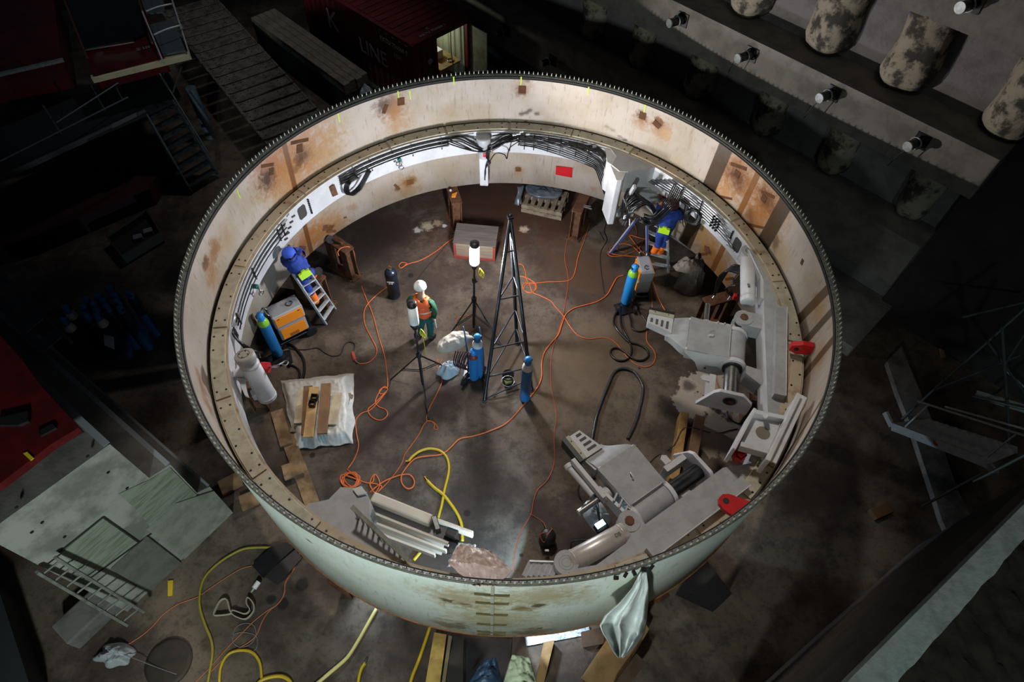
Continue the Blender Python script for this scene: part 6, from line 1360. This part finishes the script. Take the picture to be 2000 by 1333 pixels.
tarp([(1000, 1280, .8), (1035, 1286, .8), (1052, 1350, .5), (978, 1350, .5)], .2, mat('pale_green_tarp', 'b4bd9f', .6, c2='8f987c', scale=4, amt=.4), 'pale greenish tarpaulin over a machine at the bottom edge', 6)
tag(crumple('plastic_sheet', P(226, 1280, .0), .3, .18, .15, mat('white_tangle', '8c9094', .5), 41, 22, rough=1.6), 'tangled white plastic strips at the lower left corner of the floor', 'plastic sheet')
cable([(238, 1278, .1), (270, 1290, .1), (300, 1302, .05), (345, 1318, .03)], .006, mat('grey_wire', ''), 'pale thin wire trailing from the white tangle, lower left', 'wire')
cable([(20, 1225), (45, 1265), (65, 1300), (80, 1345)], .03, mat('dark_blue_hose', '1c2f52', .5), 'dark blue hose at the bottom left corner', 'blue_hose', 'hose')
slab([(0, 1160), (60, 1345), (-60, 1345), (-60, 1100)], .5, .5, 'steel_plate', mat('dark_panel', '2a2d30', .6), 'dark slab at the bottom left corner', 'slab')
tag(MB().lathe(P(330, 1295), [(0, 0), (.36, 0), (.36, .03), (.3, .035), (0, .035)], 32).build('manhole_cover', mat('cover_iron', '2f2b26', .7, .3, c2='45392c', scale=5, amt=.6)), 'round dark cover in the floor at the lower left', 'cover')

# ------------------------------------------------------------------ people
def figure(name, J, label, parts, glove=None):
    """J: joints in world space. One skinned surface for the body, clothing grown from it."""
    order = ['pelvis', 'belly', 'chest', 'neck', 'head', 'crown', 'shL', 'elL', 'wrL', 'shR', 'elR', 'wrR', 'hipL', 'knL', 'anL', 'toL', 'hipR', 'knR', 'anR', 'toR']
    J = {k: V(v) for k, v in J.items()}
    J['belly'] = J['pelvis'].lerp(J['chest'], .45)
    d = (J['head']-J['neck']).normalized(); J['crown'] = J['head']+d*.1
    rad_ = dict(pelvis=(.15, .12), belly=(.145, .115), chest=(.185, .14), neck=(.06, .06), head=(.088, .1), crown=(.075, .085), sh=(.075, .07), el=(.05, .05), wr=(.032, .038), hip=(.095, .095), kn=(.065, .068), an=(.045, .05), to=(.042, .035))
    E_ = [('pelvis', 'belly'), ('belly', 'chest'), ('chest', 'neck'), ('neck', 'head'), ('head', 'crown')]
    for s in 'LR': E_ += [('chest', 'sh'+s), ('sh'+s, 'el'+s), ('el'+s, 'wr'+s), ('pelvis', 'hip'+s), ('hip'+s, 'kn'+s), ('kn'+s, 'an'+s), ('an'+s, 'to'+s)]
    names = list(order); vs = [J[k] for k in order]; rr = [rad_.get(k, rad_.get(k[:-1])) for k in order]
    ed = [(order.index(a), order.index(b)) for a, b in E_]; seg = [(a, b) for a, b in E_]
    for s in 'LR':   # palm and five separate curled fingers
        w_ = J['wr'+s]; dr = (w_-J['el'+s]).normalized(); x, y = perp(dr); wi = order.index('wr'+s)
        vs.append(w_+dr*.06); rr.append((.036, .02)); pi_ = len(vs)-1; ed.append((wi, pi_)); names.append('hand'+s)
        for f, (o_, L_) in enumerate(((-.03, .06), (-.011, .075), (.009, .07), (.028, .055))):
            vs.append(w_+dr*.10+x*o_); rr.append((.010, .010)); vs.append(w_+dr*(.10+L_*.6)+x*o_*1.1+y*.02); rr.append((.009, .009)); vs.append(w_+dr*(.10+L_*.75)+x*o_*1.1+y*.045); rr.append((.008, .008))
            n_ = len(vs); ed += [(pi_, n_-3), (n_-3, n_-2), (n_-2, n_-1)]; names += ['hand'+s]*3
        vs.append(w_+dr*.045-x*.045+y*.01); rr.append((.012, .012)); vs.append(w_+dr*.085-x*.058+y*.025); rr.append((.009, .009)); n_ = len(vs); ed += [(wi, n_-2), (n_-2, n_-1)]; names += ['hand'+s]*2
    base = V((sum(v.x for v in (J['anL'], J['anR']))/2, sum(v.y for v in (J['anL'], J['anR']))/2, min(J['toL'].z, J['toR'].z)-.04))
    me = bpy.data.meshes.new('tmp'); me.from_pydata([v-base for v in vs], ed, []); o = bpy.data.objects.new('tmp', me); COL.objects.link(o)
    md = o.modifiers.new('s', 'SKIN'); md.use_smooth_shade = True; md.branch_smoothing = .3
    for i, sv in enumerate(me.skin_vertices[0].data): sv.radius = rr[i]; sv.use_root = (i == 0)
    ss = o.modifiers.new('u', 'SUBSURF'); ss.levels = 2; ss.render_levels = 2
    bpy.context.view_layer.update()
    bm = bpy.data.meshes.new_from_object(o.evaluated_get(bpy.context.evaluated_depsgraph_get())); bpy.data.objects.remove(o)
    t = thing(name, base, label, 'person')
    SK = mat('skin', 'b98a6c', .55)
    # nose, ears and brow added to the same surface by pulling head vertices
    hd = J['head']-base; fw = V(J['face']).normalized()
    for v in bm.vertices:
        q = v.co-hd
        if q.length < .14:
            up_ = q.dot(d); side = q-fw*q.dot(fw)-d*up_
            if q.dot(fw) > 0: v.co += fw*(.022*math.exp(-((up_+.0)/.02)**2-(side.length/.014)**2)+.008*math.exp(-((up_+.055)/.02)**2-(side.length/.03)**2)-.006*math.exp(-((up_-.02)/.015)**2-((side.length-.03)/.015)**2))
            elif abs(q.dot(fw)) < .02 and abs(up_) < .03: v.co += side.normalized()*.012
    bm.materials.clear(); bm.materials.append(SK)
    ob = bpy.data.objects.new('body', bm); COL.objects.link(ob); ob.parent = t
    # which bone each face belongs to
    segs = [(a, b, J[a]-base, J[b]-base) for a, b in seg]
    def bone(c):
        best = None; bd = 9
        for a, b, p, q in segs:
            k = max(0, min(1, (c-p).dot(q-p)/max(1e-9, (q-p).length_squared))); dd = (c-p.lerp(q, k)).length-(rad_.get(a, rad_.get(a[:-1]))[0]*.5)
            if dd < bd: bd = dd; best = (b, k)
        return best
    fb = [bone(p.center) for p in bm.polygons]
    nz = lambda c, s: noise.noise(c*14+V((s, s, s)))
    for pn, m_, sel, off, wr in parts:
        b = MB(); idx = {}; fs = []; vv = []
        for p, (bn, k) in zip(bm.polygons, fb):
            if sel(bn, k, p.center):
                f = []
                for i in p.vertices:
                    if i not in idx: idx[i] = len(vv); v = bm.vertices[i]; vv.append(v.co+base+v.normal*(off+wr*nz(v.co, off*900)))
                    f.append(idx[i])
                fs.append(tuple(f))
        if fs: b.add(vv, fs, 0, True).build(pn, m_, t, solid=.004)
    return t, J, base
NAVY = mat('work_blue', '1f3c92', .85, c2='122863', scale=12, amt=.6); ORB = mat('boot_orange', 'e8701a', .6)
VEST = mat('vest_orange', 'f0642a', .6, c2='e8501c', scale=8, amt=.5); VESTY = mat('vest_amber', 'f08c2a', .6); GRNJ = mat('green_jacket', '1f5238', .8, c2='153c2a', scale=12, amt=.5); TEALT = mat('teal_trousers', '1f5a55', .8, c2='174440', scale=12, amt=.5)
SILV = mat('reflective_strip', 'c9c9c4', .3); BOOT = mat('black_boot', '17171a', .5)
leg = lambda b: b[:-1] in ('kn', 'an') or b[:-1] == 'hip'
armb = lambda b: b[:-1] in ('sh', 'el', 'wr')
tors = lambda b: b in ('belly', 'chest')
JA = dict(head=P(821, 563, 1.64), neck=P(823, 575, 1.47), chest=P(825, 588, 1.30), pelvis=P(832, 618, .94), shL=P(805, 582, 1.38), elL=P(798, 590, 1.12), wrL=P(801, 583, 1.02), shR=P(841, 590, 1.38), elR=P(850, 608, 1.12), wrR=P(847, 622, .92),
          hipL=P(824, 622, .88), knL=P(822, 638, .49), anL=P(822, 654, .09), hipR=P(839, 622, .88), knR=P(841, 642, .49), anR=P(840, 660, .09), face=(-.2, 1, -.5))
JA['toL'] = JA['anL']+V((-.02, .16, -.05)); JA['toR'] = JA['anR']+V((.1, .12, -.05))
t, JJ, _ = figure('person', JA, 'person in white helmet, orange hi-vis vest and teal trousers, seen from behind', [
    ('trousers', TEALT, lambda b, k, c: leg(b) and not (b[:-1] == 'an' and k > .85), .010, .006),
    ('jacket', GRNJ, lambda b, k, c: tors(b) or b == 'neck' and k < .6 or armb(b) and not (b[:-1] == 'wr' and k > .92), .010, .006),
    ('hi_vis_vest', VEST, lambda b, k, c: tors(b) or b == 'neck' and k < .4 or b[:-1] == 'sh' and k < .9, .022, .006),
    ('boots', BOOT, lambda b, k, c: b[:-1] == 'to' or b[:-1] == 'an' and k > .85, .012, 0)])
OFFS = OFF[t.name]
c_, p_ = JA['chest'], JA['pelvis']; ax = (c_-p_).normalized()
for k, r_ in ((.72, .175), (.42, .168)):
    q = p_.lerp(c_, k); x = V((1, .1, 0)).normalized(); y = ax.cross(x).normalized(); x = y.cross(ax)
    MB().tube([q+x*math.cos(a)*r_*1.02+y*math.sin(a)*r_*.84 for a in [i*PI/12 for i in range(24)]], .016, 6, closed=True).build('reflective_strip', SILV, t)
h_ = JA['head']; up_ = (JA['head']-JA['neck']).normalized()
WH = mat('helmet_white', 'e6e4dc', .35)
def helmet(t, h_, up_, fw, mt, brim=True):
    b = MB().lathe(h_+up_*.015, [(.125, 0), (.128, .03), (.118, .08), (.09, .12), (.05, .143), (0, .15)], 20, axis=tuple(up_))
    if brim: fw = (V(fw)-up_*V(fw).dot(up_)).normalized(); s_ = up_.cross(fw); b.prism([h_+up_*.02+fw*math.cos(a)*.17+s_*math.sin(a)*.12 for a in [(-1.3+2.6*i/10) for i in range(11)]], up_*.012)
    return b.build('helmet', mt, t, solid=.003)
helmet(t, h_, up_, JA['face'], WH)
MB().torus(h_+V(JA['face']).normalized()*.14+up_*.05, tuple(V((-.1, .8, .5))), .09, .02, 20, 6).build('face_shield_rim', WH, t)
MB().beam(JA['hipR']+V((.11, -.03, .0)), JA['hipR']+V((.13, -.05, -.25)), .03, .02).build('ruler', SILV, t)
# left welder
JB = dict(head=P(566, 497, 2.12), neck=P(572, 505, 2.0), chest=P(578, 512, 1.85), pelvis=P(596, 537, 1.52), shL=P(562, 515, 1.9), elL=P(556, 506, 1.66), wrL=P(560, 492, 1.8), shR=P(588, 502, 1.92), elR=P(584, 490, 1.8), wrR=P(572, 490, 2.0),
          hipL=P(590, 542, 1.45), knL=P(603, 566, 1.05), anL=P(619, 590, .66), hipR=P(604, 534, 1.45), knR=P(611, 530, 1.1), anR=P(613, 543, .86), face=(-.9, .4, -.2))
JB['toL'] = JB['anL']+V((-.15, .05, -.05)); JB['toR'] = JB['anR']+V((-.15, .05, -.05))
SEL = lambda cut: [('trousers', NAVY, lambda b, k, c: leg(b) and not (b[:-1] == 'an' and k > .35), .014, .01), ('gaiters', ORB, lambda b, k, c: b[:-1] == 'an' and k > .3, .024, .004),
    ('jacket', NAVY, lambda b, k, c: tors(b) or b == 'neck' or b == 'head' and k < .5 or armb(b) and not (b[:-1] == 'wr' and k > .92), .035, .03), ('boots', BOOT, lambda b, k, c: b[:-1] == 'to', .014, 0)]
def welderman(J, label, hm):
    t, JJ, _ = figure('person', J, label, SEL(0)); c_, p_ = J['chest'], J['pelvis']; ax = (c_-p_).normalized(); q = p_.lerp(c_, .28); x, y = perp(ax)
    MB().tube([q+x*math.cos(a)*.175+y*math.sin(a)*.155 for a in [i*PI/12 for i in range(24)]], .02, 6, closed=True).build('belt', BOOT, t)
    bk = (V((CAM.x, CAM.y, CAM.z))-q).normalized(); bk = (bk-ax*bk.dot(ax)).normalized(); s_ = ax.cross(bk)
    MB().prism([q+bk*.15+s_*a*.12+ax*c*.065+ax*.02 for a, c in ((-1, -1), (1, -1), (1, 1), (.4, 1), (.3, 1.5), (-.3, 1.5), (-.4, 1), (-1, 1))], bk*.07).build('lime_respirator_pack', mat('lime_pack', 'b6e01c', .5), t, bevel=.012)
    helmet(t, J['head'], (J['head']-J['neck']).normalized(), J['face'], hm, False)
    f_ = V(J['face']).normalized(); MB().ball(J['head']+f_*.05, .12, 14, sc=(1, 1, 1.1)).build('welding_mask', mat('mask_black', '101114', .4), t)
    return t
welderman(JB, 'person in blue work suit and orange gaiters bent on the left ladder', mat('hood_blue', '2a4fc0', .7))
JC = dict(head=P(1314, 402, 2.3), neck=P(1311, 411, 2.14), chest=P(1306, 422, 1.98), pelvis=P(1297, 450, 1.6), shL=P(1290, 421, 2.03), elL=P(1284, 420, 1.8), wrL=P(1290, 402, 1.9), shR=P(1324, 418, 2.03), elR=P(1330, 424, 1.8), wrR=P(1322, 405, 1.95),
          hipL=P(1289, 454, 1.53), knL=P(1287, 475, 1.1), anL=P(1277, 492, .75), hipR=P(1303, 454, 1.53), knR=P(1297, 474, 1.1), anR=P(1289, 494, .75), face=(.1, 1, .1))
JC['toL'] = JC['anL']+V((-.1, .1, -.05)); JC['toR'] = JC['anR']+V((-.05, .13, -.05))
welderman(JC, 'person in blue work suit standing on the right ladder by the hoses', mat('dark_red_hood', '4a1418', .6))
